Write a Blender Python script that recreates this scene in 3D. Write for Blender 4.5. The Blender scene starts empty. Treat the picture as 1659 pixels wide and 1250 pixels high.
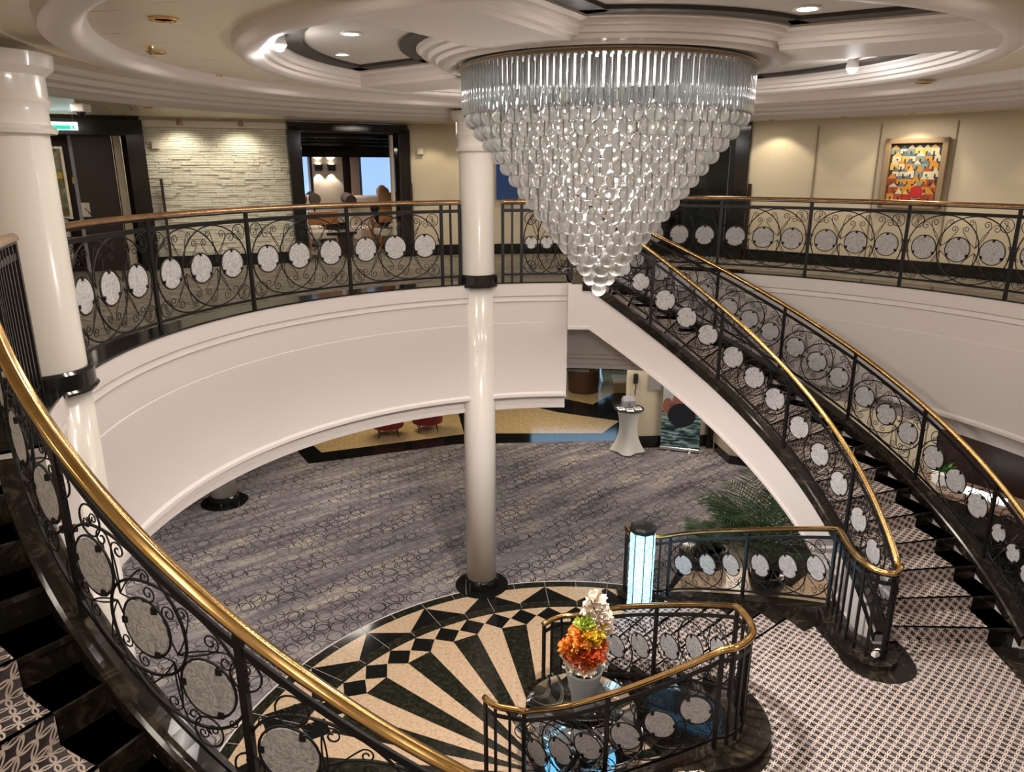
import bpy, math, random
from math import sin, cos, pi, radians as R, sqrt, atan2, hypot
from mathutils import Vector, Matrix
random.seed(7)
SC = bpy.context.scene
COL = SC.collection
# ------------------------------------------------------------------ camera
CAMZ, PITCH, FPX = 6.6, R(16.3), 1200.0
cam = bpy.data.cameras.new('camera'); camo = bpy.data.objects.new('camera', cam); COL.objects.link(camo)
cam.sensor_width = 36; cam.lens = 36 * FPX / 1659; cam.clip_start = .05; cam.clip_end = 200
camo.location = (0, 0, CAMZ); camo.rotation_euler = (pi / 2 - PITCH, 0, 0)
SC.camera = camo
def ray(x, y):
    u = (x - 829.5) / FPX; v = (y - 625) / FPX
    return Vector((u, cos(PITCH) - v * sin(PITCH), -sin(PITCH) - v * cos(PITCH)))
def onz(x, y, z):
    d = ray(x, y); t = (z - CAMZ) / d.z; return Vector((d.x * t, d.y * t, z))
def onplane(x, y, p, n):
    d = ray(x, y); o = Vector((0, 0, CAMZ)); n = Vector(n); t = (Vector(p) - o).dot(n) / d.dot(n); return o + d * t
# ------------------------------------------------------------------ materials
M = {}
def newmat(name):
    m = bpy.data.materials.new(name); m.use_nodes = True
    nt = m.node_tree; b = nt.nodes['Principled BSDF']; M[name] = m
    return m, nt, b
def simple(name, col, rough=.5, metal=0., coat=0., spec=.5, emit=None, es=0., trans=0., ior=1.45, alpha=1):
    m, nt, b = newmat(name)
    b.inputs['Base Color'].default_value = (*col, 1); b.inputs['Roughness'].default_value = rough
    b.inputs['Metallic'].default_value = metal; b.inputs['Coat Weight'].default_value = coat
    b.inputs['Specular IOR Level'].default_value = spec; b.inputs['IOR'].default_value = ior
    b.inputs['Transmission Weight'].default_value = trans
    if emit: b.inputs['Emission Color'].default_value = (*emit, 1); b.inputs['Emission Strength'].default_value = es
    return m
def nd(nt, t, **k):
    n = nt.nodes.new(t)
    for a, v in k.items(): setattr(n, a, v)
    return n
def coords(nt, scale=(1, 1, 1), rot=(0, 0, 0), loc=(0, 0, 0)):
    tc = nd(nt, 'ShaderNodeTexCoord'); mp = nd(nt, 'ShaderNodeMapping'); mp.vector_type = 'TEXTURE'; scale = [1 / q for q in scale]; rot = [-q for q in rot]   # turned first, then stretched
    mp.inputs['Scale'].default_value = scale; mp.inputs['Rotation'].default_value = rot; mp.inputs['Location'].default_value = loc
    nt.links.new(tc.outputs['Object'], mp.inputs['Vector']); return mp.outputs['Vector']
def noise(nt, vec, scale, detail=4, rough=.6, dist=0):
    n = nd(nt, 'ShaderNodeTexNoise'); n.inputs['Scale'].default_value = scale; n.inputs['Detail'].default_value = detail
    n.inputs['Roughness'].default_value = rough; n.inputs['Distortion'].default_value = dist
    nt.links.new(vec, n.inputs['Vector']); return n.outputs['Fac']
def ramp(nt, fac, stops):
    r = nd(nt, 'ShaderNodeValToRGB'); e = r.color_ramp.elements
    while len(e) < len(stops): e.new(.5)
    for i, (p, c) in enumerate(stops):
        e[i].position = p; e[i].color = (*c, 1) if len(c) == 3 else c
    nt.links.new(fac, r.inputs['Fac']); return r.outputs['Color']
def mathn(nt, op, a, b=None, c=None):
    n = nd(nt, 'ShaderNodeMath', operation=op)
    for i, v in enumerate((a, b, c)):
        if v is None: continue
        if isinstance(v, (int, float)): n.inputs[i].default_value = v
        else: nt.links.new(v, n.inputs[i])
    return n.outputs[0]
def mixc(nt, f, a, b, mode='MIX'):
    n = nd(nt, 'ShaderNodeMix', data_type='RGBA', blend_type=mode)
    for i, v in ((0, f), (6, a), (7, b)):
        if isinstance(v, (int, float)): n.inputs[i].default_value = v
        elif isinstance(v, tuple): n.inputs[i].default_value = (*v, 1)
        else: nt.links.new(v, n.inputs[i])
    return n.outputs[2]
def bump(nt, b, h, strength=.3, dist=.01):
    n = nd(nt, 'ShaderNodeBump'); n.inputs['Strength'].default_value = strength; n.inputs['Distance'].default_value = dist
    nt.links.new(h, n.inputs['Height']); nt.links.new(n.outputs['Normal'], b.inputs['Normal'])
def ringmask(nt, vec, scale, rad, w, loc=None, rnd=0.0):
    v = nd(nt, 'ShaderNodeTexVoronoi'); v.voronoi_dimensions = '2D'; v.inputs['Scale'].default_value = scale; v.inputs['Randomness'].default_value = rnd
    nt.links.new(vec, v.inputs['Vector'])
    return mathn(nt, 'COMPARE', v.outputs['Distance'], rad, w)

simple('white_paint', (.72, .66, .635), .55)
simple('ceiling_trim', (.74, .68, .62), .45)
simple('column_gloss', (.76, .71, .65), .22, coat=.4)
simple('beige_wall', (.66, .575, .43), .6)
simple('grey_wall', (.55, .52, .50), .6)
simple('black_iron', (.012, .011, .011), .38, .3)
simple('black_gloss', (.012, .011, .010), .12)
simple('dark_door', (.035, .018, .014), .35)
simple('dark_glass', (.012, .016, .014), .08)
simple('chrome', (.8, .8, .8), .12, 1.)
simple('gold', (.85, .55, .2), .25, 1.)
simple('seam', (.30, .22, .13), .5)
simple('lamp_on', (1, 1, 1), .5, emit=(1, .93, .8), es=9)
simple('lamp_bright', (1, 1, 1), .5, emit=(.95, .95, 1), es=40)
simple('window_light', (.3, .45, .7), .5, emit=(.36, .58, .95), es=1.15)
simple('sconce_light', (1, 1, 1), .5, emit=(1, .85, .7), es=14)
simple('bulb', (1, 1, 1), .5, emit=(1, .9, .78), es=1.6)
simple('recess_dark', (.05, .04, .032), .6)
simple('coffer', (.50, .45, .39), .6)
simple('palm_green', (.035, .085, .025), .5)
simple('palm_stem', (.12, .12, .05), .6)
simple('soil', (.05, .03, .02), .9)
simple('leather_brown', (.09, .045, .03), .38)
simple('cream_fabric', (.62, .55, .45), .8)
simple('dark_fabric', (.07, .05, .045), .8)
simple('red_fabric', (.20, .018, .018), .6)
simple('white_fabric', (.82, .80, .76), .7)
simple('black_plastic', (.02, .02, .02), .4)
simple('white_plastic', (.85, .84, .82), .4)
simple('grey_plastic', (.32, .31, .33), .4)
simple('paper', (.88, .86, .82), .7)
simple('print_dark', (.05, .05, .06), .6)
simple('sign_green', (.02, .35, .2), .4, emit=(.02, .75, .45), es=1.2)
simple('sign_white', (1, 1, 1), .4, emit=(.85, 1, 1), es=6)
simple('orange_wood', (.48, .19, .06), .4)
simple('wood_frame', (.30, .21, .12), .45)
simple('hair', (.33, .17, .08), .55)
simple('skin', (.62, .38, .27), .5)
simple('black_cloth', (.015, .015, .017), .8)
simple('curtain', (.75, .58, .50), .8)
simple('blue_panel', (.01, .05, .20), .4)
simple('petal_red', (.58, .09, .02), .7)
simple('petal_orange', (.85, .32, .05), .7)
simple('petal_yellow', (.88, .62, .05), .7)
simple('petal_green', (.50, .60, .10), .7)
simple('petal_cream', (.88, .76, .64), .7)
simple('blue_glow', (.3, .8, 1), .3, emit=(.15, .55, .9), es=1.1)
simple('lounge_white', (.8, .84, .9), .5, emit=(.35, .65, 1), es=.6)
simple('clear_glass', (.95, .98, 1), .03, trans=1, ior=1.45)
simple('vase_glass', (.88, .93, .95), .3, trans=.22, ior=1.3)

# brass with brushed variation
m, nt, b = newmat('brass'); v = coords(nt, (3, 3, 3)); f = noise(nt, v, 2.5, 3)
nt.links.new(ramp(nt, f, [(.3, (.56, .33, .11)), (.7, (.74, .48, .20))]), b.inputs['Base Color'])
b.inputs['Metallic'].default_value = 1; b.inputs['Roughness'].default_value = .2
m, nt, b = newmat('bronze_rail'); v = coords(nt, (3, 3, 3)); f = noise(nt, v, 2.5, 3)
nt.links.new(ramp(nt, f, [(.3, (.30, .15, .07)), (.7, (.50, .30, .16))]), b.inputs['Base Color'])
b.inputs['Metallic'].default_value = .8; b.inputs['Roughness'].default_value = .22
# beige satin ceiling, faintly brushed
m, nt, b = newmat('ceiling_beige'); v = coords(nt, (.6, 9, 1), (0, 0, .3)); f = noise(nt, v, 2.5, 5)
nt.links.new(ramp(nt, f, [(.3, (.775, .69, .53)), (.7, (.795, .71, .55))]), b.inputs['Base Color'])
nt.links.new(ramp(nt, f, [(.3, (.27,) * 3), (.7, (.31,) * 3)]), b.inputs['Roughness'])
# dark marbles
def marble(name, stops, scale, rough, dist=1.2):
    m, nt, b = newmat(name); v = coords(nt); f = noise(nt, v, scale, 8, .7, dist)
    nt.links.new(ramp(nt, f, stops), b.inputs['Base Color']); b.inputs['Roughness'].default_value = rough; b.inputs['Specular IOR Level'].default_value = .35
marble('dark_marble', [(.0, (.010, .008, .006)), (.52, (.016, .013, .010)), (.62, (.055, .042, .028)), (.8, (.11, .085, .055))], 5, .12)
marble('black_marble', [(.0, (.007, .007, .007)), (.6, (.011, .011, .010)), (.8, (.05, .048, .04))], 5, .1)
marble('green_marble', [(.0, (.008, .008, .006)), (.5, (.018, .018, .012)), (.66, (.05, .048, .03)), (.85, (.12, .11, .07))], 14, .1, .6)
marble('cream_marble', [(.0, (.30, .18, .10)), (.38, (.52, .36, .23)), (.5, (.66, .47, .31)), (.75, (.76, .60, .43))], 22, .16, .3)
marble('gold_marble', [(.0, (.34, .22, .10)), (.42, (.50, .35, .17)), (.6, (.66, .50, .28)), (.8, (.72, .58, .38))], 14, .12, .5)
marble('stone', [(.2, (.60, .57, .46)), (.8, (.78, .75, .64))], 6, .85)
M['stone'].node_tree  # keeps
marble('granite_top', [(.2, (.10, .05, .03)), (.5, (.22, .14, .10)), (.8, (.5, .4, .32))], 25, .15)
marble('art_landscape', [(.25, (.05, .05, .03)), (.45, (.30, .28, .16)), (.55, (.55, .52, .40)), (.75, (.70, .70, .62))], 3, .5)
# lower carpet: streaky greys with drawn circles
m, nt, b = newmat('circle_carpet')
v = coords(nt, (.5, 2.4, 1), (0, 0, R(-38))); f = noise(nt, v, 1.1, 7, .72, .4)
base = ramp(nt, f, [(.28, (.085, .074, .082)), (.42, (.205, .182, .205)), (.54, (.32, .288, .295)), (.68, (.54, .48, .38))])
vs = coords(nt, (1, 5, 1), (0, 0, R(-38))); f3 = noise(nt, vs, 9, 4, .7)
base = mixc(nt, .55, base, ramp(nt, f3, [(.25, (.30, .30, .30)), (.75, (.75, .74, .72))]), 'OVERLAY')
vv = coords(nt); wob = nd(nt, 'ShaderNodeTexNoise'); wob.inputs['Scale'].default_value = 3.5; nt.links.new(vv, wob.inputs['Vector'])
wa = nd(nt, 'ShaderNodeVectorMath', operation='SCALE'); wa.inputs['Scale'].default_value = .10; nt.links.new(wob.outputs['Color'], wa.inputs[0])
wb = nd(nt, 'ShaderNodeVectorMath', operation='ADD'); nt.links.new(vv, wb.inputs[0]); nt.links.new(wa.outputs[0], wb.inputs[1])
r1 = ringmask(nt, wb.outputs[0], 3.9, .44, .036, rnd=0)
mp2 = nd(nt, 'ShaderNodeMapping'); mp2.inputs['Rotation'].default_value = (0, 0, .6); mp2.inputs['Location'].default_value = (.11, .07, 0); nt.links.new(wb.outputs[0], mp2.inputs['Vector'])
r2 = ringmask(nt, mp2.outputs[0], 3.4, .40, .030, rnd=0)
rr = mathn(nt, 'MAXIMUM', r1, r2)
fm = noise(nt, coords(nt, (.5, 1.6, 1), (0, 0, R(-38)), (3, 1, 0)), 1.3, 3); fm = ramp(nt, fm, [(.36, (.22,) * 3), (.58, (.95,) * 3)])
nt.links.new(mixc(nt, mathn(nt, 'MULTIPLY', rr, fm), base, (.030, .022, .020)), b.inputs['Base Color'])
b.inputs['Roughness'].default_value = .95; b.inputs['Specular IOR Level'].default_value = .1
# upper carpet: wavy grain
m, nt, b = newmat('grain_carpet'); v = coords(nt, (1, 4, 1), (0, 0, .3)); f = noise(nt, v, 3.2, 6, .75, 1.4)
nt.links.new(ramp(nt, f, [(.25, (.05, .042, .038)), (.45, (.15, .13, .11)), (.6, (.30, .265, .21)), (.8, (.42, .38, .30))]), b.inputs['Base Color'])
b.inputs['Roughness'].default_value = .95; b.inputs['Specular IOR Level'].default_value = .1
# stair carpet: interlaced cream rings
def ringcarpet(name, sc, cream, dark, gray):
    m, nt, b = newmat(name); v0 = coords(nt)
    sx_ = nd(nt, 'ShaderNodeSeparateXYZ'); nt.links.new(v0, sx_.inputs[0]); cb = nd(nt, 'ShaderNodeCombineXYZ')
    nt.links.new(mathn(nt, 'ADD', sx_.outputs[0], mathn(nt, 'MULTIPLY', sx_.outputs[2], .35)), cb.inputs[0]); nt.links.new(mathn(nt, 'SUBTRACT', sx_.outputs[1], mathn(nt, 'MULTIPLY', sx_.outputs[2], .9)), cb.inputs[1]); v = cb.outputs[0]
    def shift(dx, dy):
        mp = nd(nt, 'ShaderNodeMapping'); mp.inputs['Location'].default_value = (dx / sc, dy / sc, 0); nt.links.new(v, mp.inputs['Vector']); return mp.outputs[0]
    ms = [ringmask(nt, shift(*s), sc, rad, .046) for s, rad in (((0, 0), .45), ((.5, .5), .45))]
    rr = ms[0]
    for q in ms[1:]: rr = mathn(nt, 'MAXIMUM', rr, q)
    f = noise(nt, v, 4, 3); bg = ramp(nt, f, [(.35, dark), (.65, gray)])
    nt.links.new(mixc(nt, rr, bg, cream), b.inputs['Base Color'])
    b.inputs['Roughness'].default_value = .95; b.inputs['Specular IOR Level'].default_value = .1
ringcarpet('stair_carpet', 9.2, (.66, .56, .50), (.030, .024, .024), (.13, .11, .115))
# etched glass discs
m, nt, b = newmat('etched_glass'); v = coords(nt); f = noise(nt, v, 11, 3, .55, 3.2)
c = ramp(nt, f, [(.40, (.44, .42, .425)), (.5, (.76, .735, .735)), (.56, (.50, .48, .485))])
nt.links.new(c, b.inputs['Base Color']); b.inputs['Roughness'].default_value = .4
b.inputs['Transmission Weight'].default_value = .2; b.inputs['IOR'].default_value = 1.2
bump(nt, b, f, .5, .02)
# crystal for the chandelier
def crystal(name, rough, mixf, tint, ior=1.45):
    m, nt, b = newmat(name); out = nt.nodes['Material Output']
    b.inputs['Base Color'].default_value = (*tint, 1); b.inputs['Roughness'].default_value = rough
    b.inputs['Transmission Weight'].default_value = 1; b.inputs['IOR'].default_value = ior
    tr = nd(nt, 'ShaderNodeBsdfTranslucent'); tr.inputs['Color'].default_value = (*tint, 1)
    df = nd(nt, 'ShaderNodeBsdfDiffuse'); df.inputs['Color'].default_value = (*tint, 1)
    a = nd(nt, 'ShaderNodeMixShader'); nt.links.new(tr.outputs[0], a.inputs[1]); nt.links.new(df.outputs[0], a.inputs[2])
    x = nd(nt, 'ShaderNodeMixShader'); x.inputs[0].default_value = mixf
    nt.links.new(b.outputs[0], x.inputs[1]); nt.links.new(a.outputs[0], x.inputs[2]); nt.links.new(x.outputs[0], out.inputs['Surface'])
crystal('crystal_ball', .0, .28, (.96, .93, .91), 1.38)
crystal('crystal_rod', .05, .22, (.88, .95, .97))
# lit crystal column
m, nt, b = newmat('lit_crystal'); v = coords(nt, (1, 1, 1)); f = noise(nt, v, 26, 3)
b.inputs['Base Color'].default_value = (.5, .7, .8, 1); b.inputs['Roughness'].default_value = .15
nt.links.new(ramp(nt, f, [(.35, (.10, .32, .42)), (.6, (.55, .88, 1))]), b.inputs['Emission Color']); b.inputs['Emission Strength'].default_value = 1.5

# ------------------------------------------------------------------ mesh builder
class MB:
    def __init__(s): s.v = []; s.f = []; s.m = []; s.mi = 0
    def add(s, vs, fs, mi=None):
        o = len(s.v); s.v += [tuple(p) for p in vs]; k = s.mi if mi is None else mi
        for f in fs: s.f.append(tuple(o + i for i in f)); s.m.append(k)
        return s
    def box(s, c, size, rz=0, mi=None, mat=None):
        x, y, z = [q / 2 for q in size]; A = Matrix.Rotation(rz, 3, 'Z') if mat is None else mat; c = Vector(c)
        vs = [c + A @ Vector((a * x, b * y, d * z)) for d in (-1, 1) for b in (-1, 1) for a in (-1, 1)]
        return s.add(vs, [(0, 2, 3, 1), (4, 5, 7, 6), (0, 1, 5, 4), (2, 6, 7, 3), (0, 4, 6, 2), (1, 3, 7, 5)], mi)
    def prism(s, poly, z0, z1, mi=None):
        n = len(poly); vs = [(p[0], p[1], z0) for p in poly] + [(p[0], p[1], z1) for p in poly]
        fs = [tuple(reversed(range(n))), tuple(range(n, 2 * n))] + [(i, (i + 1) % n, n + (i + 1) % n, n + i) for i in range(n)]
        return s.add(vs, fs, mi)
    def tube(s, pts, r, n=5, mi=None, closed=False, caps=True):
        pts = [Vector(p) for p in pts]; L = len(pts); vs = []
        rr = r if isinstance(r, (list, tuple)) else [r] * L
        ref = None
        for i, p in enumerate(pts):
            if closed: t = pts[(i + 1) % L] - pts[i - 1]
            else: t = pts[min(i + 1, L - 1)] - pts[max(i - 1, 0)]
            if t.length < 1e-9: t = Vector((0, 0, 1))
            t.normalize()
            if ref is None:
                ref = Vector((0, 0, 1)) if abs(t.z) < .9 else Vector((1, 0, 0))
            a = (ref - t * ref.dot(t))
            if a.length < 1e-4: a = t.orthogonal()
            a.normalize(); ref = a; bb = t.cross(a)
            for k in range(n):
                w = 2 * pi * k / n; vs.append(p + (a * cos(w) + bb * sin(w)) * rr[i])
        fs = []
        for i in range(L if closed else L - 1):
            j = (i + 1) % L
            for k in range(n): fs.append((i * n + k, i * n + (k + 1) % n, j * n + (k + 1) % n, j * n + k))
        if not closed and caps: fs += [tuple(reversed(range(n))), tuple(range((L - 1) * n, L * n))]
        return s.add(vs, fs, mi)
    def sweep(s, pts, prof, mi=None, closed=False, caps=True):
        """prof: (lateral, up) loop; vertical stays vertical; lateral = left of travel"""
        pts = [Vector(p) for p in pts]; L = len(pts); n = len(prof); vs = []
        for i, p in enumerate(pts):
            if closed: t = pts[(i + 1) % L] - pts[i - 1]
            else: t = pts[min(i + 1, L - 1)] - pts[max(i - 1, 0)]
            t.z = 0; t.normalize(); nn = Vector((-t.y, t.x, 0))
            for a, u in prof: vs.append(p + nn * a + Vector((0, 0, u)))
        fs = []
        for i in range(L if closed else L - 1):
            j = (i + 1) % L
            for k in range(n): fs.append((i * n + k, j * n + k, j * n + (k + 1) % n, i * n + (k + 1) % n))
        if not closed and caps: fs += [tuple(range(n)), tuple(reversed(range((L - 1) * n, L * n)))]
        return s.add(vs, fs, mi)
    def lathe(s, prof, c=(0, 0, 0), n=32, a0=0, a1=2 * pi, mi=None, close=False, cap=True):
        full = abs(a1 - a0 - 2 * pi) < 1e-6; k = n if full else n + 1; P = len(prof); vs = []
        for i in range(k):
            w = a0 + (a1 - a0) * i / n
            for r, z in prof: vs.append((c[0] + r * cos(w), c[1] + r * sin(w), c[2] + z))
        fs = []
        for i in range(n):
            j = (i + 1) % k
            for q in range(P if close else P - 1):
                w = (q + 1) % P; fs.append((i * P + q, j * P + q, j * P + w, i * P + w))
        if full and not close and cap:
            if prof[0][0] > 1e-6: fs.append(tuple(reversed([i * P for i in range(k)])))
            if prof[-1][0] > 1e-6: fs.append(tuple(i * P + P - 1 for i in range(k)))
        return s.add(vs, fs, mi)
    def ball(s, c, r, n=10, sz=(1, 1, 1), mi=None):
        m = max(4, n // 2); prof = [(max(1e-7, r * sin(pi * i / m)), -r * cos(pi * i / m)) for i in range(m + 1)]
        o = len(s.v); s.lathe(prof, (0, 0, 0), n, mi=mi, close=False)
        for i in range(o, len(s.v)):
            p = s.v[i]; s.v[i] = (c[0] + p[0] * sz[0], c[1] + p[1] * sz[1], c[2] + p[2] * sz[2])
        return s
    def xf(s, mat):
        s.v = [tuple(mat @ Vector(p)) for p in s.v]; return s
    def build(s, name, mats, parent=None, smooth=False, loc=None, bevel=0, subs=0):
        me = bpy.data.meshes.new(name)
        vs = s.v
        if loc is not None: vs = [(p[0] - loc[0], p[1] - loc[1], p[2] - loc[2]) for p in vs]
        me.from_pydata(vs, [], s.f); me.update()
        if isinstance(mats, str): mats = [mats]
        for q in mats: me.materials.append(M[q])
        me.polygons.foreach_set('material_index', s.m)
        if smooth:
            me.polygons.foreach_set('use_smooth', [True] * len(me.polygons))
            if smooth != 'all':
                try: me.set_sharp_from_angle(angle=R(38))
                except Exception: pass
        o = bpy.data.objects.new(name, me); COL.objects.link(o)
        if loc is not None: o.location = loc
        if parent is not None:
            o.parent = parent
            if loc is None: o.matrix_parent_inverse = Matrix.Translation(-Vector(parent.location)) if parent.rotation_euler.z == 0 else parent.matrix_basis.inverted()
            else: o.matrix_parent_inverse = parent.matrix_basis.inverted()
        if bevel:
            md = o.modifiers.new('bevel', 'BEVEL'); md.width = bevel; md.segments = 2; md.limit_method = 'ANGLE'
        if subs:
            md = o.modifiers.new('sub', 'SUBSURF'); md.levels = subs; md.render_levels = subs
        return o
def thing(name, label, cat, loc=(0, 0, 0), rz=0, group=None):
    o = bpy.data.objects.new(name, None); COL.objects.link(o); o.location = loc; o.rotation_euler = (0, 0, rz)
    o.empty_display_size = .1
    return tag(o, label, cat, group)
def tag(o, label, cat, group=None):
    o['label'] = label; o['category'] = cat
    if group: o['group'] = group
    return o
def struct(o, label=None):
    o['kind'] = 'structure'
    if label: o['label'] = label
    return o
def copy_tree(o, loc, rz, label):
    r = o.copy(); COL.objects.link(r); r.location = loc; r.rotation_euler = (0, 0, rz); r['label'] = label
    for ch in list(o.children):
        c = ch.copy(); COL.objects.link(c); c.parent = r
        for g in ch.children:
            d = g.copy(); COL.objects.link(d); d.parent = c
    return r
def local(mb, name, mats, parent, smooth=False, bevel=0, subs=0):
    """part given in its thing's own coordinates"""
    o = mb.build(name, mats, None, smooth, None, bevel, subs); o.parent = parent; return o

C = Vector((.8, 6.55, 0))
def cp(r, deg, z=0, c=C): return Vector((c.x + r * cos(R(deg)), c.y + r * sin(R(deg)), z))
def arc(r, d0, d1, z=0, n=None, c=C):
    n = n or max(2, int(abs(d1 - d0) / 2)); return [cp(r, d0 + (d1 - d0) * i / n, z, c) for i in range(n + 1)]
UF = 5.0
RL, RR = 4.35, 6.10            # void radius, left part / right part
CR, CL = Vector((.907, 7.48, 0)), Vector((-.332, 6.095, 0))
RI, RO = 3.29, 4.94            # stair rail radii
A0R = 86.0; A0L = 216.0; DSTEP = 4.62; RISE = .18; NST = 20; LZ = 1.4
def seg_deg(p): return math.degrees(atan2(p.y - C.y, p.x - C.x))
pRi, pRo = cp(RI - .08, A0R, 0, CR), cp(RO + .10, A0R, 0, CR)
pLi, pLo = cp(RI - .08, A0L, 0, CL), cp(RO + .10, A0L, 0, CL)
DR0, DL0 = 89.75, 213.5

# ------------------------------------------------------------------ floors and slabs
def annulus(mb, pts_in, pts_out, z0, z1, mi=0):
    n = len(pts_in); vs = []
    for a, b_ in zip(pts_in, pts_out): vs += [(a[0], a[1], z1), (b_[0], b_[1], z1), (b_[0], b_[1], z0), (a[0], a[1], z0)]
    fs = []
    for i in range(n - 1):
        o, q = i * 4, i * 4 + 4
        for k in range(4): fs.append((o + k, q + k, q + (k + 1) % 4, o + (k + 1) % 4))
    mb.add(vs, fs, mi)
def void_line(off=0):
    pl = arc(RL + off, DR0, DL0, 0, 66)
    pr = arc(RR + off, DL0, 360 + DR0, 0, 120)
    return pl, pr
pl, pr = void_line()
sl_, sr_ = void_line(.08)
ul = MB(); annulus(ul, sl_, [C + (p - C).normalized() * 27 for p in pl], 4.55, UF)
annulus(ul, sr_, [C + (p - C).normalized() * 27 for p in pr], 4.55, UF)
struct(ul.build('floor', 'grain_carpet'), 'upper deck floor in grey wavy carpet around the round opening')
kb = MB()
annulus(kb, [p + (C - p).normalized() * .03 for p in pl], [p + (p - C).normalized() * .3 for p in pl], UF, UF + .02)
annulus(kb, [p + (C - p).normalized() * .03 for p in pr], [p + (p - C).normalized() * .3 for p in pr], UF, UF + .02)
struct(kb.build('trim_1', 'black_marble'), 'polished black marble edge of the upper deck')
# fascia: moulded drum under the deck edge (lathe parts)
def fascia(name, r, d0, d1, label, n):
    prof = [(r + .35, 3.03), (r + .12, 3.03), (r + .12, 3.10), (r + .15, 3.11), (r + .15, 3.2), (r + .0, 3.24), (r - .025, 3.26), (r - .025, 3.30), (r, 3.33), (r, 4.405), (r + .008, 4.41), (r + .008, 4.72), (r - .012, 4.735), (r, 4.80), (r - .02, 4.815), (r - .02, 5.0), (r + .35, 4.99)]
    mb = MB().lathe(prof, (C.x, C.y, 0), n, R(d0), R(d1))
    if r > 5:   # the lower edge climbs slowly towards the head of the right staircase
        mb.v = [(x, y, z + (.02 + .15 * min(1, max(0, (math.degrees(atan2(y - C.y, x - C.x)) - 20) / 50))) * (1 if z < 3.4 else 0) * (1 if -60 < math.degrees(atan2(y - C.y, x - C.x)) < 92 else 0)) for x, y, z in mb.v]
    o = mb.build(name, 'white_paint', smooth=True); return struct(o, label)
fascia('wall_left', RL, DR0, DL0, 'curved white balcony front on the left side of the opening', 80)
fascia('wall_right', RR, DL0, 360 + DR0, 'curved off-white balcony front behind the right staircase', 130)
mb = MB()
for d in (DR0, DL0):
    a, b_ = cp(RL - .02, d), cp(RR + .02, d); t = (b_ - a).normalized(); n_ = Vector((-t.y, t.x, 0)); s_ = 1 if d > 150 else -1
    mb.box(((a.x + b_.x) / 2, (a.y + b_.y) / 2, 4.12), ((b_ - a).length, .02, 1.76), atan2(t.y, t.x))
struct(mb.build('trim_2', 'white_paint'), 'white end panels of the balcony where the stairs start')
# lower floor carpet
lf = MB(); lf.prism([cp(27, k * 6) for k in range(60)], -.2, 0)
struct(lf.build('floor', 'circle_carpet'), 'lower floor in grey carpet with dark drawn circles')
# star inlay
S0 = Vector((.86, 6.6, 0)); CONV = Vector((.46, 6.82, 0))
def sp(r, d, z=0): return Vector((S0.x + r * cos(R(d)), S0.y + r * sin(R(d)), z))
st = MB()
ZS = .004
def ringface(r0, r1, mi, z=ZS, n=120):
    vs = []; 
    for i in range(n): vs += [sp(r0, 360 * i / n, z), sp(r1, 360 * i / n, z)]
    st.add(vs, [(2 * i, 2 * i + 1, (2 * i + 3) % (2 * n), (2 * i + 2) % (2 * n)) for i in range(n)], mi)
# rim + sides
st.lathe([(4.37, 0), (4.37, ZS), (4.345, ZS)], S0, 120, mi=3, cap=False)
ringface(4.19, 4.345, 2); ringface(3.76, 4.19, 1); ringface(3.6, 3.76, 2); ringface(3.17, 3.6, 1); 
PIT = 360 / 26
for i in range(26):
    a = 108.3 + PIT * i
    st.add([sp(3.76, a - PIT / 2, ZS + .002), sp(3.98, a, ZS + .002), sp(4.19, a, ZS + .002)], [(0, 1, 2)], 0)   # kite halves
    st.add([sp(3.76, a + PIT / 2, ZS + .002), sp(4.19, a, ZS + .002), sp(3.98, a, ZS + .002)], [(0, 1, 2)], 0)
    st.add([sp(3.76, a - PIT / 2, ZS + .002), sp(3.76, a - PIT / 4, ZS + .002), sp(3.76, a, ZS + .002), sp(3.98, a, ZS + .002)], [(0, 1, 2, 3)], 0)
    st.add([sp(3.76, a + PIT / 2, ZS + .002), sp(3.98, a, ZS + .002), sp(3.76, a, ZS + .002), sp(3.76, a + PIT / 4, ZS + .002)], [(0, 1, 2, 3)], 0)
for i in range(52):
    a = 108.5 + PIT / 2 * i; h = PIT / 4 * .98
    st.add([sp(3.19, a, ZS + .002), sp(3.4, a - h, ZS + .002), sp(3.6, a, ZS + .002), sp(3.4, a + h, ZS + .002)], [(0, 3, 2, 1)], 0)
    # ray
    b0, b1 = sp(3.20, a, ZS + .001), sp(3.20, a + PIT / 2, ZS + .001)
    q0, q1 = CONV + (b0 - CONV) * .12, CONV + (b1 - CONV) * .12
    q0.z = q1.z = ZS + .001
    k = 2 if (i % 2 == 1) else 1
    st.add([b0, b1, q1, q0], [(0, 1, 2, 3)], k)
sto = st.build('floor', ['black_marble', 'cream_marble', 'green_marble', 'white_paint']); struct(sto, 'round marble star inlay of cream and black rays in the lower floor')
# joints of the border
jt = MB()
for i in range(52):
    a = 101.2 + PIT / 2 * i
    jt.box(sp(4.0, a, ZS + .0025), (.72, .006, .001), R(a))
struct(jt.build('trim_3', 'grey_wall'), 'thin joints across the border of the star floor')
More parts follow.
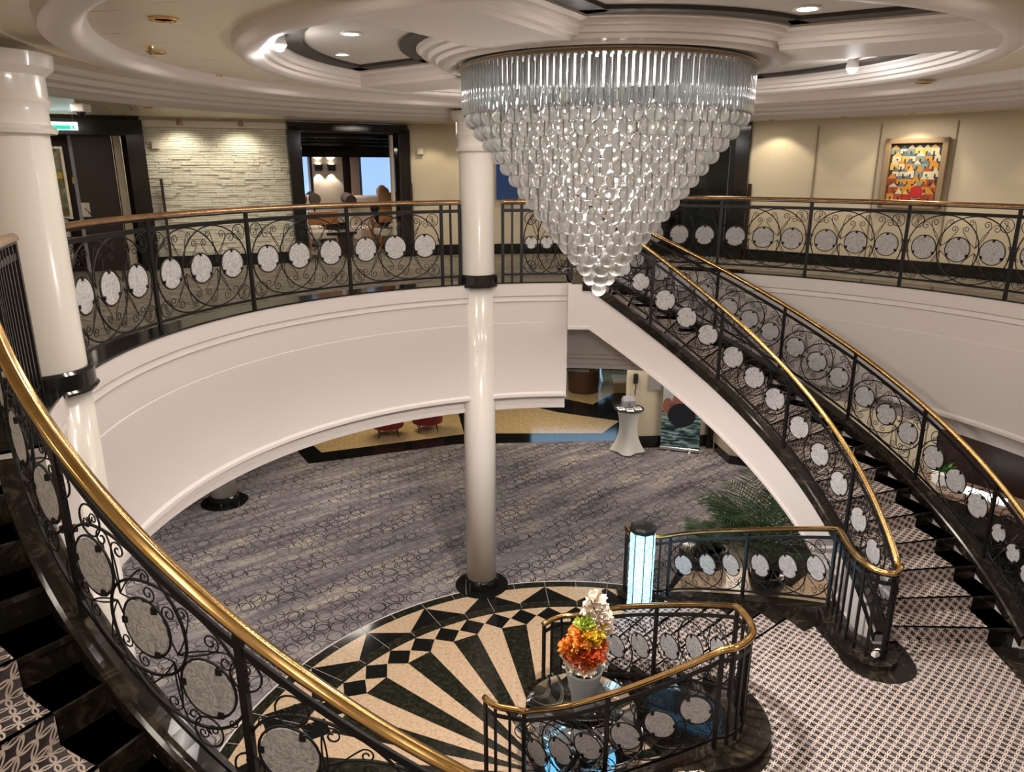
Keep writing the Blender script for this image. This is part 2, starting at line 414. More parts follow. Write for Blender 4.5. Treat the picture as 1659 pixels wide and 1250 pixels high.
# marble fields at the far side of the lower floor
def poly_px(px, z=0): return [onz(x, y, z) for x, y in px]
def field(px, mat, z, label):
    P = poly_px(px, 0); P = P if sum((P[i].x * P[(i + 1) % len(P)].y - P[(i + 1) % len(P)].x * P[i].y) for i in range(len(P))) > 0 else P[::-1]
    o = MB().prism(P, -.01, z).build('floor', mat); struct(o, label); return o
field([(455, 700), (500, 751), (756, 717), (756, 640), (640, 600), (440, 660)], 'black_marble', .004, 'black marble border around the far seating floor')
field([(488, 705), (521, 733), (752, 703), (734, 640), (640, 610), (470, 680)], 'gold_marble', .006, 'gold marble floor under the red chairs')
field([(740, 719), (990, 714), (1030, 702), (1060, 640), (1000, 590), (700, 590), (740, 640)], 'black_marble', .003, 'black marble floor under the far lounge')
field([(756, 702), (975, 702), (1003, 682), (905, 668), (815, 648), (756, 640)], 'gold_marble', .006, 'gold marble floor strip before the lounge')
field([(885, 640), (960, 655), (1000, 634), (1018, 600), (880, 596), (860, 625)], 'gold_marble', .006, 'gold marble floor under the brown armchair')
# inlay beside the far flight and under the right side
field([(1060, 990), (1345, 1010), (1410, 1010), (1400, 900), (1330, 890), (1180, 870), (1120, 885)], 'dark_marble', .003, 'dark marble floor behind the lower steps')
field([(1085, 960), (1130, 905), (1150, 900), (1290, 955), (1350, 940), (1345, 1003), (1100, 982)], 'cream_marble', .007, 'cream marble floor behind the lower steps')
rp = [cp(r, d) for r, d in ((6.0, -30), (11.5, -30), (11.5, 50), (6.0, 50))]
o = MB().prism([cp(5.0, d) for d in range(50, -41, -5)][::-1] + [cp(10.4, d) for d in range(-40, 51, 5)][::-1][::-1], -.01, .004).build('floor', 'black_marble'); struct(o, 'black marble floor right of the staircase')
mb = MB()
for k in range(9):
    d = -20 + 8 * k
    mb.prism([cp(5.6, d + 1), cp(7.6, d - 1), cp(7.9, d + 3), cp(5.7, d + 4)], 0, .008)
struct(mb.build('floor', 'cream_marble'), 'cream marble wedges in the black floor right of the staircase')

# ------------------------------------------------------------------ lower level walls
w = MB(); w.lathe([(26.5, 0), (26.5, 4.55)], C, 90, cap=False)
struct(w.build('wall_back', 'beige_wall'), 'far beige wall of the lower level')
def wallpath(pts, z0, z1, th=.12, mat='beige_wall', name='wall_far', label=None, side=1):
    o = MB().sweep([Vector((p[0], p[1], z0)) for p in pts], [(0, 0), (th * side, 0), (th * side, z1 - z0), (0, z1 - z0)]).build(name, mat); struct(o, label); return o
P0 = onz(1012, 725, 0); P1 = onz(1143, 722, 0); P2 = cp(10.6, 62); P3 = cp(10.4, 50)
lowwall = [P0, onz(1062, 727, 0), P1] + [cp(10.5, d) for d in (66, 60, 54, 48, 43.0)]
wallpath([P0, P1], 0, 4.55, label='beige wall with the black telephone on the lower level', side=1)
wallpath([P1 + Vector((.1, -.02, 0))] + [cp(10.5, d) for d in (66, 60, 54, 48, 43.5)], 0, 4.55, name='wall_east', label='curved beige panelled wall of the lower level under the right balcony', side=1)
# skirting
o = MB().sweep([P0 + Vector((0, -.03, 0)), P1 + Vector((0, -.03, 0))], [(0, 0), (.03, 0), (.03, .30), (0, .30)]).build('baseboard_far', 'black_gloss'); struct(o)
o = MB().sweep([P1 + Vector((.1, -.05, 0))] + [cp(10.47, d) for d in (66, 60, 54, 48, 43.5)], [(0, 0), (.03, 0), (.03, .2), (0, .2)]).build('baseboard_east', 'black_gloss'); struct(o)
mb = MB()
for d in (68, 62, 57, 52.5, 50.3, 48, 46, 44.6):
    p = cp(10.47, d); mb.box((p.x, p.y, 1.7), (.02, .02, 3.0), R(d))
struct(mb.build('trim_4', 'seam'), 'thin seams in the panelled wall of the lower level')
# dark pilaster beside banner
p = onz(1150, 722, 0); o = MB().box((p.x, p.y - .08, 1.6), (.28, .2, 3.2)).build('trim_5', 'black_gloss'); struct(o, 'black pilaster in the beige wall beside the banner')
# bulkhead over the lounge opening
a = onz(640, 722, 0); b_ = P0
o = MB().box(((a.x + b_.x) / 2, P0.y + .06, 3.40), (b_.x - a.x + .3, .2, 2.3)).build('wall_bulkhead', 'grey_wall'); struct(o, 'grey bulkhead above the lounge opening')
o = MB().box(((a.x + b_.x) / 2, P0.y - .05, 2.52), (b_.x - a.x + .3, .03, .03)).build('trim_6', 'recess_dark'); struct(o)

# ------------------------------------------------------------------ upper walls
WZ = 7.46
wp = {'A': (-5.9, 12.42), 'B': (-3.85, 13.33), 'D': (-1.97, 14.43), 'E': (-.18, 14.75), 'F': (1.6, 14.85), 'G': (2.75, 14.55), 'H': (4.22, 13.84), 'I': (5.12, 13.07), 'J': (5.88, 12.46), 'K': (6.67, 11.72), 'L': (7.6, 10.6), 'Mm': (8.4, 9.3)}
W = {k: Vector((v[0], v[1], 0)) for k, v in wp.items()}
def upwall(keys, name, label, mat='beige_wall', z1=WZ, z0=UF):
    pts = [W[k] if isinstance(k, str) else k for k in keys]
    return wallpath(pts, z0, z1, .12, mat, name, label, 1)
upwall(['A', 'B'], 'wall_stone', 'white stacked stone wall between the two openings')
upwall(['D', 'E', 'F', 'G'], 'wall_far', 'plain beige wall behind the chandelier')
upwall(['H', 'I', 'J', 'K', 'L', 'Mm', cp(8.3, 10), cp(8.3, 0), cp(8.3, -15), cp(8.3, -30), cp(8.3, -50), cp(8.3, -70), cp(8.3, -90), cp(8.3, -110), cp(8.3, -130), cp(8.3, -150), cp(8.6, -170), cp(9.2, 172), Vector((-9.3, 10.7, 0))], 'wall_right', 'beige panelled wall with the painting, running round behind the viewer')
sk = MB()
for ks in (['A', 'B'], ['D', 'E', 'F', 'G'], ['H', 'I', 'J', 'K', 'L', 'Mm']):
    sk.sweep([Vector((W[k].x, W[k].y, UF)) for k in ks], [(0, 0), (-.03, 0), (-.03, .2), (0, .2)])
struct(sk.build('baseboard_upper', 'black_gloss'), 'black skirting along the upper walls')
mb = MB()
for p in (W['I'], W['J'], W['K']): mb.tube([(p.x * .999, p.y * .999, 5.2), (p.x * .999, p.y * .999, 7.3)], .012, 4)
struct(mb.build('trim_7', 'seam'), 'dark seams between the wall panels beside the painting')
# stacked stone
d = (W['B'] - W['A']); Lw = d.length; d.normalize(); nrm = Vector((d.y, -d.x, 0)); rz = atan2(d.y, d.x)
mb = MB(); z = UF + .2
while z < 7.25:
    h = random.uniform(.025, .05); x = -random.random() * .2
    while x < Lw:
        l = random.uniform(.07, .30); x1 = min(x + l, Lw); x0 = max(0, x)
        if x1 - x0 > .02:
            t = random.uniform(.015, .042)
            c = W['A'] + d * ((x0 + x1) / 2) + nrm * (t / 2 - .005)
            mb.box((c.x, c.y, z + h / 2), (x1 - x0 - .004, t, h - .004), rz)
        x += l
    z += h
struct(mb.build('trim_8', 'stone', bevel=.004), 'courses of white ledge stone on the wall')
c = (W['A'] + W['B']) / 2 + nrm * .03
o = MB().box((c.x, c.y, 7.30), (Lw, .08, .10), rz).build('trim_9', 'ceiling_trim'); struct(o)

# left recess (black portal, sliding door leaf, picture room)
dl = Vector((-9.3, 10.7, 0)) - W['A']; Ll = dl.length; dl.normalize(); nl = Vector((-dl.y, dl.x, 0)); 
if nl.y > 0: nl = -nl
rzl = atan2(dl.y, dl.x)
def lw(s, dpt, z): q = W['A'] + dl * s - nl * dpt; return Vector((q.x, q.y, z))
mb = MB(); mb.box(lw(.10, .0, 6.17), (.26, .34, 2.34), rzl); mb.box(lw(1.7, .0, 7.22), (3.3, .34, .24), rzl); mb.box(lw(3.3, 0, 6.17), (.2, .34, 2.34), rzl)
struct(mb.build('trim_10', 'black_gloss', bevel=.01), 'black polished portal frame left of the stone wall')
o = MB().box(lw(.36, .12, 6.1), (.1, .1, 2.2), rzl).build('trim_11', 'beige_wall'); struct(o)
door = thing('sliding_door', 'dark brown sliding door leaf standing in the left portal', 'door', lw(1.1, .2, UF))
MB().box(lw(.72, .18, 6.06), (.56, .05, 2.1), rzl).build('door_leaf', 'dark_door', door, bevel=.004)
MB().box(lw(1.01, .16, 6.06), (.05, .07, 2.12), rzl).build('steel_edge', 'grey_plastic', door)
hp = MB(); hp.box(lw(.93, .145, 5.98), (.12, .015, .22), rzl); hp.tube([lw(.95, .12, 6.0), lw(.90, .10, 5.95), lw(.87, .12, 5.90)], .012, 6)
hp.build('lock_plate', 'chrome', door)
mb = MB()
for s, t in ((.30, .012), (.40, .012), (.43, .008)): mb.box(lw(s, .14, 6.06), (t, .02, 2.1), rzl)
mb.build('metal_strip', 'chrome', door)
# back of recess
o = wallpath([lw(-.2, .9, 0), lw(4.2, .9, 0)], UF, WZ, .1, 'dark_door', 'wall_recess', 'dark panelled wall inside the left portal', -1)
pic = thing('framed_picture', 'pale landscape picture in a silver frame inside the left portal', 'picture', lw(1.62, .85, 5.9))
a0 = lw(1.62, .82, 6.38); MB().box(a0, (.92, .03, 1.15), rzl).build('picture_frame', 'chrome', pic)
MB().box(lw(1.62, .80, 6.38), (.84, .02, 1.07), rzl).build('canvas', 'art_landscape', pic)
MB().box(lw(1.62, .785, 6.50), (.80, .01, .10), rzl).build('yellow_band', 'petal_yellow', pic)
o = tag(MB().box(lw(1.04, .84, 6.42), (.1, .02, .1), rzl).build('wall_switch', 'brass'), 'small brass switch plate beside the framed picture', 'switch')
so = thing('sofa', 'cream sofa with rounded end behind the left column', 'sofa', lw(1.68, .3, UF))
mb = MB(); mb.box(lw(1.68, .35, 5.42), (.95, .5, .5), rzl); mb.box(lw(1.68, .55, 5.62), (.95, .14, .40), rzl); mb.build('body', 'cream_fabric', so, bevel=.06)
MB().lathe([(.001, .02), (.34, .02), (.34, 0), (.001, 0)], lw(1.35, -.25, 5.55), 20).build('round_seat', 'dark_fabric', so)

# lounge through second opening
de = W['D'] - W['B']; Lo = de.length; de.normalize(); ne = Vector((-de.y, de.x, 0)); 
if ne.y < 0: ne = -ne
rze = atan2(de.y, de.x)
def lo(s, dpt, z): q = W['B'] + de * s + ne * dpt; return Vector((q.x, q.y, z))
mb = MB(); mb.box(lo(.10, .02, 6.15), (.22, .3, 2.3), rze); mb.box(lo(Lo - .07, .02, 6.15), (.2, .3, 2.3), rze); mb.box(lo(Lo / 2, .02, 7.3), (Lo, .3, .14), rze)
struct(mb.build('trim_12', 'black_gloss', bevel=.008), 'black polished frame of the lounge opening')
o = MB().box(lo(Lo - .25, .1, 6.1), (.05, .08, 2.2), rze).build('trim_13', 'cream_fabric'); struct(o)
mb = MB(); mb.box(lo(Lo / 2, .6, 7.17), (Lo + 1, .1, .05), rze); mb.box(lo(Lo / 2, 1.2, 7.14), (Lo + 2, .12, .05), rze + .06); mb.box(lo(Lo / 2, 1.9, 7.1), (Lo + 2, .14, .08), rze - .05)
mb.box(lo(Lo / 2, 2.6, 7.16), (Lo + 3, .2, .06), rze); mb.box(lo(Lo / 2, 4.1, 7.02), (Lo + 4, .3, .30), rze)
struct(mb.build('trim_14', 'black_gloss'), 'glossy black ceiling beams inside the lounge')
BD = 4.2
def bk(x, y, off=0):   # a spot on the lounge's back wall
    return onplane(x, y, lo(0, BD - off, 5), ne)
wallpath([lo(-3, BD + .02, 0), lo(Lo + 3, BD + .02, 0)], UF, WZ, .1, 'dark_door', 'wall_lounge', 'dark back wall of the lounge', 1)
wallpath([lo(-.9, .2, 0), lo(-2.2, BD, 0)], UF, WZ, .1, 'beige_wall', 'wall_lounge_left', None, 1)
wallpath([lo(Lo + .6, .2, 0), lo(Lo + 2.2, BD, 0)], UF, WZ, .1, 'beige_wall', 'wall_lounge_right', None, 1)
def bkpanel(x0, y0, x1, y1, name, mat, off, th=.04, parent=None):
    a, b2 = bk(x0, y0, off), bk(x1, y1, off); c = (a + b2) / 2
    wd = abs((b2 - a).dot(de)); return MB().box(c, (wd, th, abs(a.z - b2.z)), rze).build(name, mat, parent)
struct(bkpanel(476, 243, 504, 314, 'window_1', 'window_light', .06), 'bright blue window at the left of the lounge')
struct(bkpanel(584, 243, 642, 318, 'window_2', 'window_light', .06), 'bright blue window with a sheer curtain in the lounge')
struct(bkpanel(504, 245, 560, 360, 'wall_panel', 'cream_fabric', .07), 'cream wall panel between the lounge windows')
for i, (x0, x1) in enumerate(((566, 585), (631, 642), (497, 505))):
    a, b2 = bk(x0, 246, .16), bk(x1, 330, .16); wd = (b2 - a).dot(de); mb = MB(); n = 14
    top = []
    for k in range(n * 2 + 1):
        s = k / (n * 2) * wd; top.append(a + de * s - ne * (.03 * sin(k * pi / 2 * 1.0)))
    vs = [(p.x, p.y, a.z) for p in top] + [(p.x, p.y, b2.z) for p in top]; m_ = len(top)
    mb.add(vs, [(k, k + 1, m_ + k + 1, m_ + k) for k in range(m_ - 1)])
    tag(mb.build('curtain', 'curtain', smooth='all'), ['dusty pink striped curtain left of the large lounge window', 'narrow pink curtain at the right edge of the large lounge window', 'narrow pink curtain right of the small lounge window'][i], 'curtain', 'lounge curtains')
for i, (x, y) in enumerate(((516, 271), (537, 271))):
    p = bk(x, y, .14); s = thing('wall_sconce', ['left one of the two black box sconces in the lounge', 'right one of the two black box sconces in the lounge'][i], 'wall lamp', p, 0, 'lounge sconces')
    MB().box(p, (.16, .1, .14), rze).build('shade', 'black_plastic', s)
    MB().box(p + Vector((0, 0, .072)) , (.10, .06, .01), rze).build('bulb', 'sconce_light', s)
    for dz, rx in ((.1, pi), (-.1, 0)):
        l = bpy.data.lights.new('sconce_beam', 'SPOT'); l.energy = 16; l.color = (1, .82, .68); l.spot_size = R(95); l.spot_blend = .3; l.shadow_soft_size = .02
        lo_ = bpy.data.objects.new('sconce_beam', l); lo_.location = p - ne * .02 + Vector((0, 0, dz)); lo_.rotation_euler = (rx, 0, 0); COL.objects.link(lo_)
# lounge furniture
def lounge_sofa(x0, x1, y_top, depth, label, arms=True):
    a = onplane(x0, y_top, lo(0, depth, 5), ne); b2 = onplane(x1, y_top, lo(0, depth, 5), ne)
    wd = (b2 - a).dot(de); c = (a + b2) / 2; t = thing('sofa', label, 'sofa', (c.x, c.y, UF))
    zt = c.z
    f = -ne
    def q(u, dd, z): r_ = c + de * u + f * dd; return Vector((r_.x, r_.y, z))
    MB().box(q(0, 0, (zt + UF + .15) / 2), (wd, .2, zt - UF - .15), rze).build('backrest', 'cream_fabric', t, bevel=.05)
    MB().box(q(0, .38, UF + .30), (wd, .7, .3), rze).build('seat', 'cream_fabric', t, bevel=.05)
    if arms:
        for sg in (-1, 1):
            MB().tube([q(sg * wd / 2, -.12, zt - .05), q(sg * wd / 2, .22, zt - .10)], .12, 14).build('arm', 'dark_fabric', t, smooth=True)
    return t
lounge_sofa(563, 640, 316, 2.3, 'cream sofa with rolled brown arms in the lounge behind the woman')
lounge_sofa(484, 506, 315, 3.2, 'small cream sofa below the left lounge window')
def lounge_chair(px, py, depth, rz, label):
    p = onplane(px, py, lo(0, depth, 5), ne); p.z = UF
    t = thing('armchair', label, 'chair', p, rz, 'orange wood armchairs in the lounge')
    local(MB().box((0, 0, .40), (.58, .55, .14)), 'seat', 'cream_fabric', t, bevel=.03)
    mb = MB(); mb.box((0, -.27, .72), (.60, .04, .24)); local(mb, 'backrest', 'orange_wood', t, bevel=.01)
    for sx in (-1, 1):
        for sy in (-1, 1):
            local(MB().tube([(sx * .27, sy * .24, .36), (sx * .31, sy * .28, 0)], [.025, .015], 8), 'leg', 'orange_wood', t)
        local(MB().tube([(sx * .29, -.27, .78), (sx * .31, -.05, .72), (sx * .31, .22, .66), (sx * .30, .26, .40)], .02, 8), 'arm', 'orange_wood', t, True)
    return t
lounge_chair(512, 350, .9, rze + .2, 'orange wood armchair nearest the left post of the lounge opening')
lounge_chair(632, 352, .9, rze - .1, 'orange wood armchair with the seated woman in it')
tb = thing('low_table', 'low dark table between the two lounge armchairs', 'table', (lo(1.05, .9, UF)))
p = lo(1.05, .95, UF); MB().box((p.x, p.y, UF + .42), (.62, .62, .05), rze).build('tabletop', 'black_gloss', tb)
MB().box((p.x, p.y, UF + .2), (.5, .5, .4), rze).build('base', 'dark_door', tb)
o = tag(MB().box(lo(.35, 1.9, UF + .7), (.5, .5, .05), rze).build('side_table', 'black_gloss'), 'small black table behind the left armchair', 'table')
MB().tube([lo(.35, 1.9, UF), lo(.35, 1.9, UF + .68)], .04, 8).build('table_leg', 'black_gloss', o)
# woman seen from behind, seated
wc = onplane(622, 345, lo(0, .95, 5), ne); wf = ne * 1.0
def wq(u, dd, z): r_ = wc + de * u + wf * dd; return Vector((r_.x, r_.y, UF + z - .07))
wm = thing('person', 'woman with long light brown hair and black top seated in the lounge, seen from behind', 'person', (wc.x, wc.y, UF))
me = bpy.data.meshes.new('body')
J = [wq(0, .05, .52), wq(0, .03, .80), wq(0, .05, .98), wq(0, .06, 1.07), wq(0, .09, 1.20), wq(-.16, .05, .97), wq(-.22, .10, .74), wq(-.15, .32, .66), wq(.16, .05, .97), wq(.22, .10, .74), wq(.15, .32, .66), wq(-.10, .45, .54), wq(-.10, .50, .10), wq(.10, .45, .54), wq(.10, .50, .10)]
E_ = [(0, 1), (1, 2), (2, 3), (3, 4), (2, 5), (5, 6), (6, 7), (2, 8), (8, 9), (9, 10), (0, 11), (11, 12), (0, 13), (13, 14)]
rad = [.15, .13, .10, .05, .085, .06, .045, .03, .06, .045, .03, .085, .05, .085, .05]
me.from_pydata(J, E_, []); wb_ = bpy.data.objects.new('body', me); COL.objects.link(wb_); me.materials.append(M['skin'])
sm = wb_.modifiers.new('skin', 'SKIN'); 
for i, r_ in enumerate(rad): me.skin_vertices[0].data[i].radius = (r_, r_)
me.skin_vertices[0].data[0].use_root = True
wb_.modifiers.new('sub', 'SUBSURF').levels = 2
wb_.parent = wm; wb_.matrix_parent_inverse = Matrix.Translation(-Vector(wm.location))
mb = MB(); mb.ball(wq(0, .03, .82), .2, 16, (1.0, .72, 1.28)); mb.ball(wq(-.17, .06, .93), .09, 12, (1, 1, 1.2)); mb.ball(wq(.17, .06, .93), .09, 12, (1, 1, 1.2)); mb.build('black_top', 'black_cloth', wm, smooth='all')
mb = MB(); mb.ball(wq(0, .06, 1.24), .115, 16, (.98, 1, 1.15))
for k in range(22):
    u = -.10 + .2 * k / 21; e = random.uniform(-.03, .03); sgn = 1 if u > 0 else -1
    mb.tube([wq(u * .75, .0, 1.30), wq(u * 1.1, -.07, 1.16), wq(u * 1.25, -.12, 1.0 + e), wq(u * 1.15, -.13, .86 + e)], [.03, .034, .03, .008], 6)
mb.build('hair', 'hair', wm, smooth='all')

# portal at the right (black alcove + glass door)
dg = W['H'] - W['G']; Lg = dg.length; dg.normalize(); ng = Vector((-dg.y, dg.x, 0)); rzg = atan2(dg.y, dg.x)
if ng.y < 0: ng = -ng
def lg(s, dpt, z): q = W['G'] + dg * s + ng * dpt; return Vector((q.x, q.y, z))
mb = MB(); mb.box(lg(Lg - .1, .1, 6.2), (.26, .4, 2.4), rzg); mb.box(lg(.1, .1, 6.2), (.26, .4, 2.4), rzg); mb.box(lg(Lg / 2, .1, 7.28), (Lg, .4, .2), rzg)
struct(mb.build('trim_15', 'black_gloss', bevel=.01), 'black polished portal right of the chandelier')
wallpath([lg(-.3, .32, 0), lg(Lg + .3, .32, 0)], UF, WZ, .1, 'black_gloss', 'wall_portal', 'black wall behind the glass door', 1)
dr = thing('door', 'black framed glass door with chrome push bar behind the chandelier tip', 'door', lg(Lg / 2, .28, UF))
MB().box(lg(Lg * .56, .26, 6.05), (.95, .05, 2.1), rzg).build('door_frame', 'black_iron', dr)
MB().box(lg(Lg * .56, .225, 6.15), (.72, .02, 1.7), rzg).build('glass_pane', 'dark_glass', dr)
mb = MB(); 
for a_, b2_ in (((-.36, 7.0), (.36, 7.0)), ((.36, 7.0), (.36, 5.3))): mb.tube([lg(Lg * .56 + a_[0], .205, a_[1]), lg(Lg * .56 + b2_[0], .205, b2_[1])], .006, 4)
mb.build('etched_line', 'grey_plastic', dr)
mb = MB(); mb.tube([lg(Lg * .56 - .38, .2, 6.1), lg(Lg * .56 - .38, .13, 6.07), lg(Lg * .56 + .38, .13, 6.07), lg(Lg * .56 + .38, .2, 6.1)], .018, 8); mb.build('push_bar', 'chrome', dr)
# brown wood guard strips
for (p, z0, z1, lab) in ((Vector((W['A'].x + .24, W['A'].y - .02, 0)), 5.0, 6.45, 'thin brown wooden wall guard at the left end of the stone wall'), (Vector((W['D'].x + .08, W['D'].y - .1, 0)), 5.0, 6.35, 'thin brown wooden wall guard right of the lounge opening'), (Vector((W['H'].x + .04, W['H'].y - .1, 0)), 5.0, 6.35, 'thin brown wooden wall guard right of the black portal')):
    tag(MB().box((p.x, p.y, (z0 + z1) / 2), (.045, .045, z1 - z0), .4).build('wall_guard', 'dark_door'), lab, 'wall guard', 'wall guards')
# blue cabinet behind the column
p = onplane(822, 300, W['E'] + Vector((0, -.1, 0)), (0.1, 1, 0))
tag(MB().box((p.x, p.y, 6.4), (.42, .06, .72)).build('poster_panel', 'blue_panel'), 'dark blue panel on the wall right of the central column', 'panel')
# thermostats and switches on walls
for (x, y, a_, b2_, lab) in ((252, 235, 'A', 'B', 'cream control box on the stone wall'), (681, 245, 'D', 'E', 'pair of small cream plates on the beige wall left of the central column')):
    dd = (W[b2_] - W[a_]).normalized(); nn = Vector((dd.y, -dd.x, 0)); p = onplane(x, y, W[a_] + nn * .05, nn)
    tag(MB().box(p, (.11, .05, .11), atan2(dd.y, dd.x)).build('control_box', 'cream_fabric'), lab, 'control box')

# painting
dj = (W['K'] - W['J']); dj.normalize(); nj = Vector((dj.y, -dj.x, 0)); 
if nj.y > 0: nj = -nj
rzj = atan2(dj.y, dj.x)
pc_ = onplane(1480, 281, W['J'] + nj * .06, nj)
def pq(u, z, off=0): q = pc_ + dj * u + nj * off; return Vector((q.x, q.y, pc_.z + z))
pt = thing('painting', 'colourful painting of crowded houses in a wide bronze frame on the right wall', 'painting', pc_)
PW, PH = .90, 1.06; fw = .085
mb = MB()
for sx in (-1, 1): mb.box(pq(sx * (PW / 2 - fw / 2), 0, .03), (fw, .09, PH), rzj)
for sz in (-1, 1): mb.box(pq(0, sz * (PH / 2 - fw / 2), .03), (PW, .09, fw), rzj)
mb.build('picture_frame', 'wood_frame', pt, bevel=.012)
mb = MB(); mb.box(pq(0, 0, -.01), (PW - fw * 1.8, .02, PH - fw * 1.8), rzj); mb.build('mount', 'black_plastic', pt)
cols = [(.62, .26, .03), (.70, .46, .12), (.40, .08, .03), (.62, .58, .42), (.10, .17, .22), (.24, .29, .25), (.74, .62, .42), (.28, .05, .03)]
for i, q in enumerate(cols): simple('paint_%d' % i, q, .5)
simple('paint_red', (.5, .02, .02), .5); simple('paint_dark', (.05, .025, .02), .5)
names = ['paint_%d' % i for i in range(8)] + ['paint_red', 'paint_dark']
cw, ch = PW - fw * 2.3, PH - fw * 2.3
mb = MB(); mb.box(pq(0, 0, .005), (cw, .012, ch), rzj, mi=9)
rs = random.Random(3)
for row in range(7):
    zc = ch / 2 - (row + .75) * ch / 7.6
    for colm in range(6):
        u = -cw / 2 + (colm + .5 + .3 * (row % 2) + rs.uniform(-.12, .12)) * cw / 6.3; hw = cw / 11.5 * rs.uniform(.8, 1.25); hh = ch / 15 * rs.uniform(.8, 1.3)
        k1 = rs.choice([0, 1, 3, 6, 5]) if row < 4 else rs.choice([2, 7, 0]); k2 = rs.choice([0, 2, 4, 1, 3]); off = .0125 + .0006 * row
        if u + hw > cw / 2: hw = cw / 2 - u
        if hw < .02: continue
        V = [pq(u - hw, zc - hh, off), pq(u + hw, zc - hh, off), pq(u + hw, zc + hh * .4, off), pq(u - hw, zc + hh * .4, off)]
        mb.add(V, [(0, 1, 2, 3)], k1)
        mb.add([pq(u - hw, zc + hh * .4, off), pq(u + hw, zc + hh * .4, off), pq(u, min(ch / 2, zc + hh * 1.6), off)], [(0, 1, 2)], k2)
        mb.add([pq(u - .012, zc - hh, off + .0005), pq(u + .012, zc - hh, off + .0005), pq(u + .012, zc - hh * .2, off + .0005), pq(u - .012, zc - hh * .2, off + .0005)], [(0, 1, 2, 3)], 9)
for (u, z, a_, b2_, k) in ((.08, -.28, .10, .10, 8), (.10, -.16, .035, .05, 5), (-.06, -.36, .06, .05, 8), (.2, -.36, .06, .05, 7), (.06, -.38, .05, .03, 5)):
    mb.add([pq(u + a_ * cos(w * pi / 5), z + b2_ * sin(w * pi / 5), .018) for w in range(10)], [tuple(range(10))], k)
mb.build('canvas', names, pt)

# ------------------------------------------------------------------ ceilings
o = MB().lathe([(27, 7.75), (.001, 7.75), (.001, 7.95), (27, 7.95)], C, 48).build('ceiling', 'coffer'); struct(o, 'upper ceiling plane')
def lring(prof, mat, name, label=None, n=96):
    return struct(MB().lathe(prof, C, n, close=True).build(name, mat, smooth=True), label)
lring([(2.86, 7.46), (4.35, 7.46), (4.35, 7.7), (2.86, 7.7)], 'ceiling_beige', 'ceiling_ring_inner', 'beige ceiling ring with downlights around the coffers')
lring([(3.74, 7.46), (3.77, 7.41), (3.80, 7.375), (3.84, 7.365), (3.96, 7.36), (4.0, 7.375), (4.02, 7.46)], 'ceiling_trim', 'trim_16', 'smooth round ceiling moulding above the deck edge')
lring([(4.3, 7.44), (4.85, 7.44), (4.85, 7.7), (4.3, 7.7)], 'ceiling_beige', 'ceiling_ring_middle')
lring([(4.62, 7.44), (4.66, 7.40), (4.76, 7.39), (4.80, 7.35), (4.94, 7.34), (4.97, 7.31), (5.16, 7.30), (5.2, 7.27), (5.32, 7.27), (5.36, 7.31), (5.36, 7.7), (4.62, 7.7)], 'ceiling_trim', 'trim_17', 'wide stepped round ceiling moulding')
lring([(5.3, 7.40), (15, 7.40), (15, 7.7), (5.3, 7.7)], 'ceiling_beige', 'ceiling_ring_outer', 'low beige ceiling over the upper deck')
lring([(2.58, 7.7), (2.58, 7.50), (2.61, 7.485), (2.62, 7.455), (2.66, 7.45), (2.67, 7.42), (2.71, 7.415), (2.72, 7.39), (2.76, 7.37), (2.83, 7.37), (2.87, 7.385), (2.90, 7.42), (2.91, 7.46), (2.91, 7.7)], 'ceiling_trim', 'trim_18', 'moulded outer rim of the ceiling coffers')
lring([(.9, 7.42), (1.24, 7.42), (1.27, 7.39), (1.33, 7.38), (1.36, 7.40), (1.40, 7.405), (1.42, 7.43), (1.46, 7.435), (1.48, 7.465), (1.53, 7.47), (1.55, 7.50), (1.57, 7.505), (1.57, 7.7), (.9, 7.7)], 'ceiling_trim', 'trim_19', 'moulded ring in the ceiling around the chandelier')
mb = MB()
prof = [(-.50, 7.7), (-.50, 7.50), (-.46, 7.485), (-.45, 7.455), (-.41, 7.45), (-.40, 7.42), (-.36, 7.415), (-.34, 7.39), (.34, 7.39), (.36, 7.415), (.40, 7.42), (.41, 7.45), (.45, 7.455), (.46, 7.485), (.50, 7.50), (.50, 7.7)]
BEAMS = (-121, -30, 59, 141)
for dgr in BEAMS: mb.sweep([cp(1.40, dgr), cp(2.72, dgr)], prof)
struct(mb.build('trim_20', 'ceiling_trim'), 'moulded beams dividing the ceiling coffers')
lring([(2.42, 7.515), (2.62, 7.515), (2.62, 7.6), (2.42, 7.6)], 'recess_dark', 'trim_21', 'dark band standing in for the shadow gap inside the coffers')  # shade of the gap round the coffer panels, painted as near-black strips
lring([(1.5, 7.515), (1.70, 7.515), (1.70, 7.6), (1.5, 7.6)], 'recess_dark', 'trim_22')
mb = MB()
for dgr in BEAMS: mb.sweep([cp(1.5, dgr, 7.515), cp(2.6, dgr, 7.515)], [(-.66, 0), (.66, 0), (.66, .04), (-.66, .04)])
struct(mb.build('trim_23', 'recess_dark'), None)  # same painted gap shade along the beams
lring([(1.3, 7.54), (2.75, 7.54), (2.75, 7.74), (1.3, 7.74)], 'coffer', 'ceiling_coffer', 'smooth grey beige panel inside the coffers')

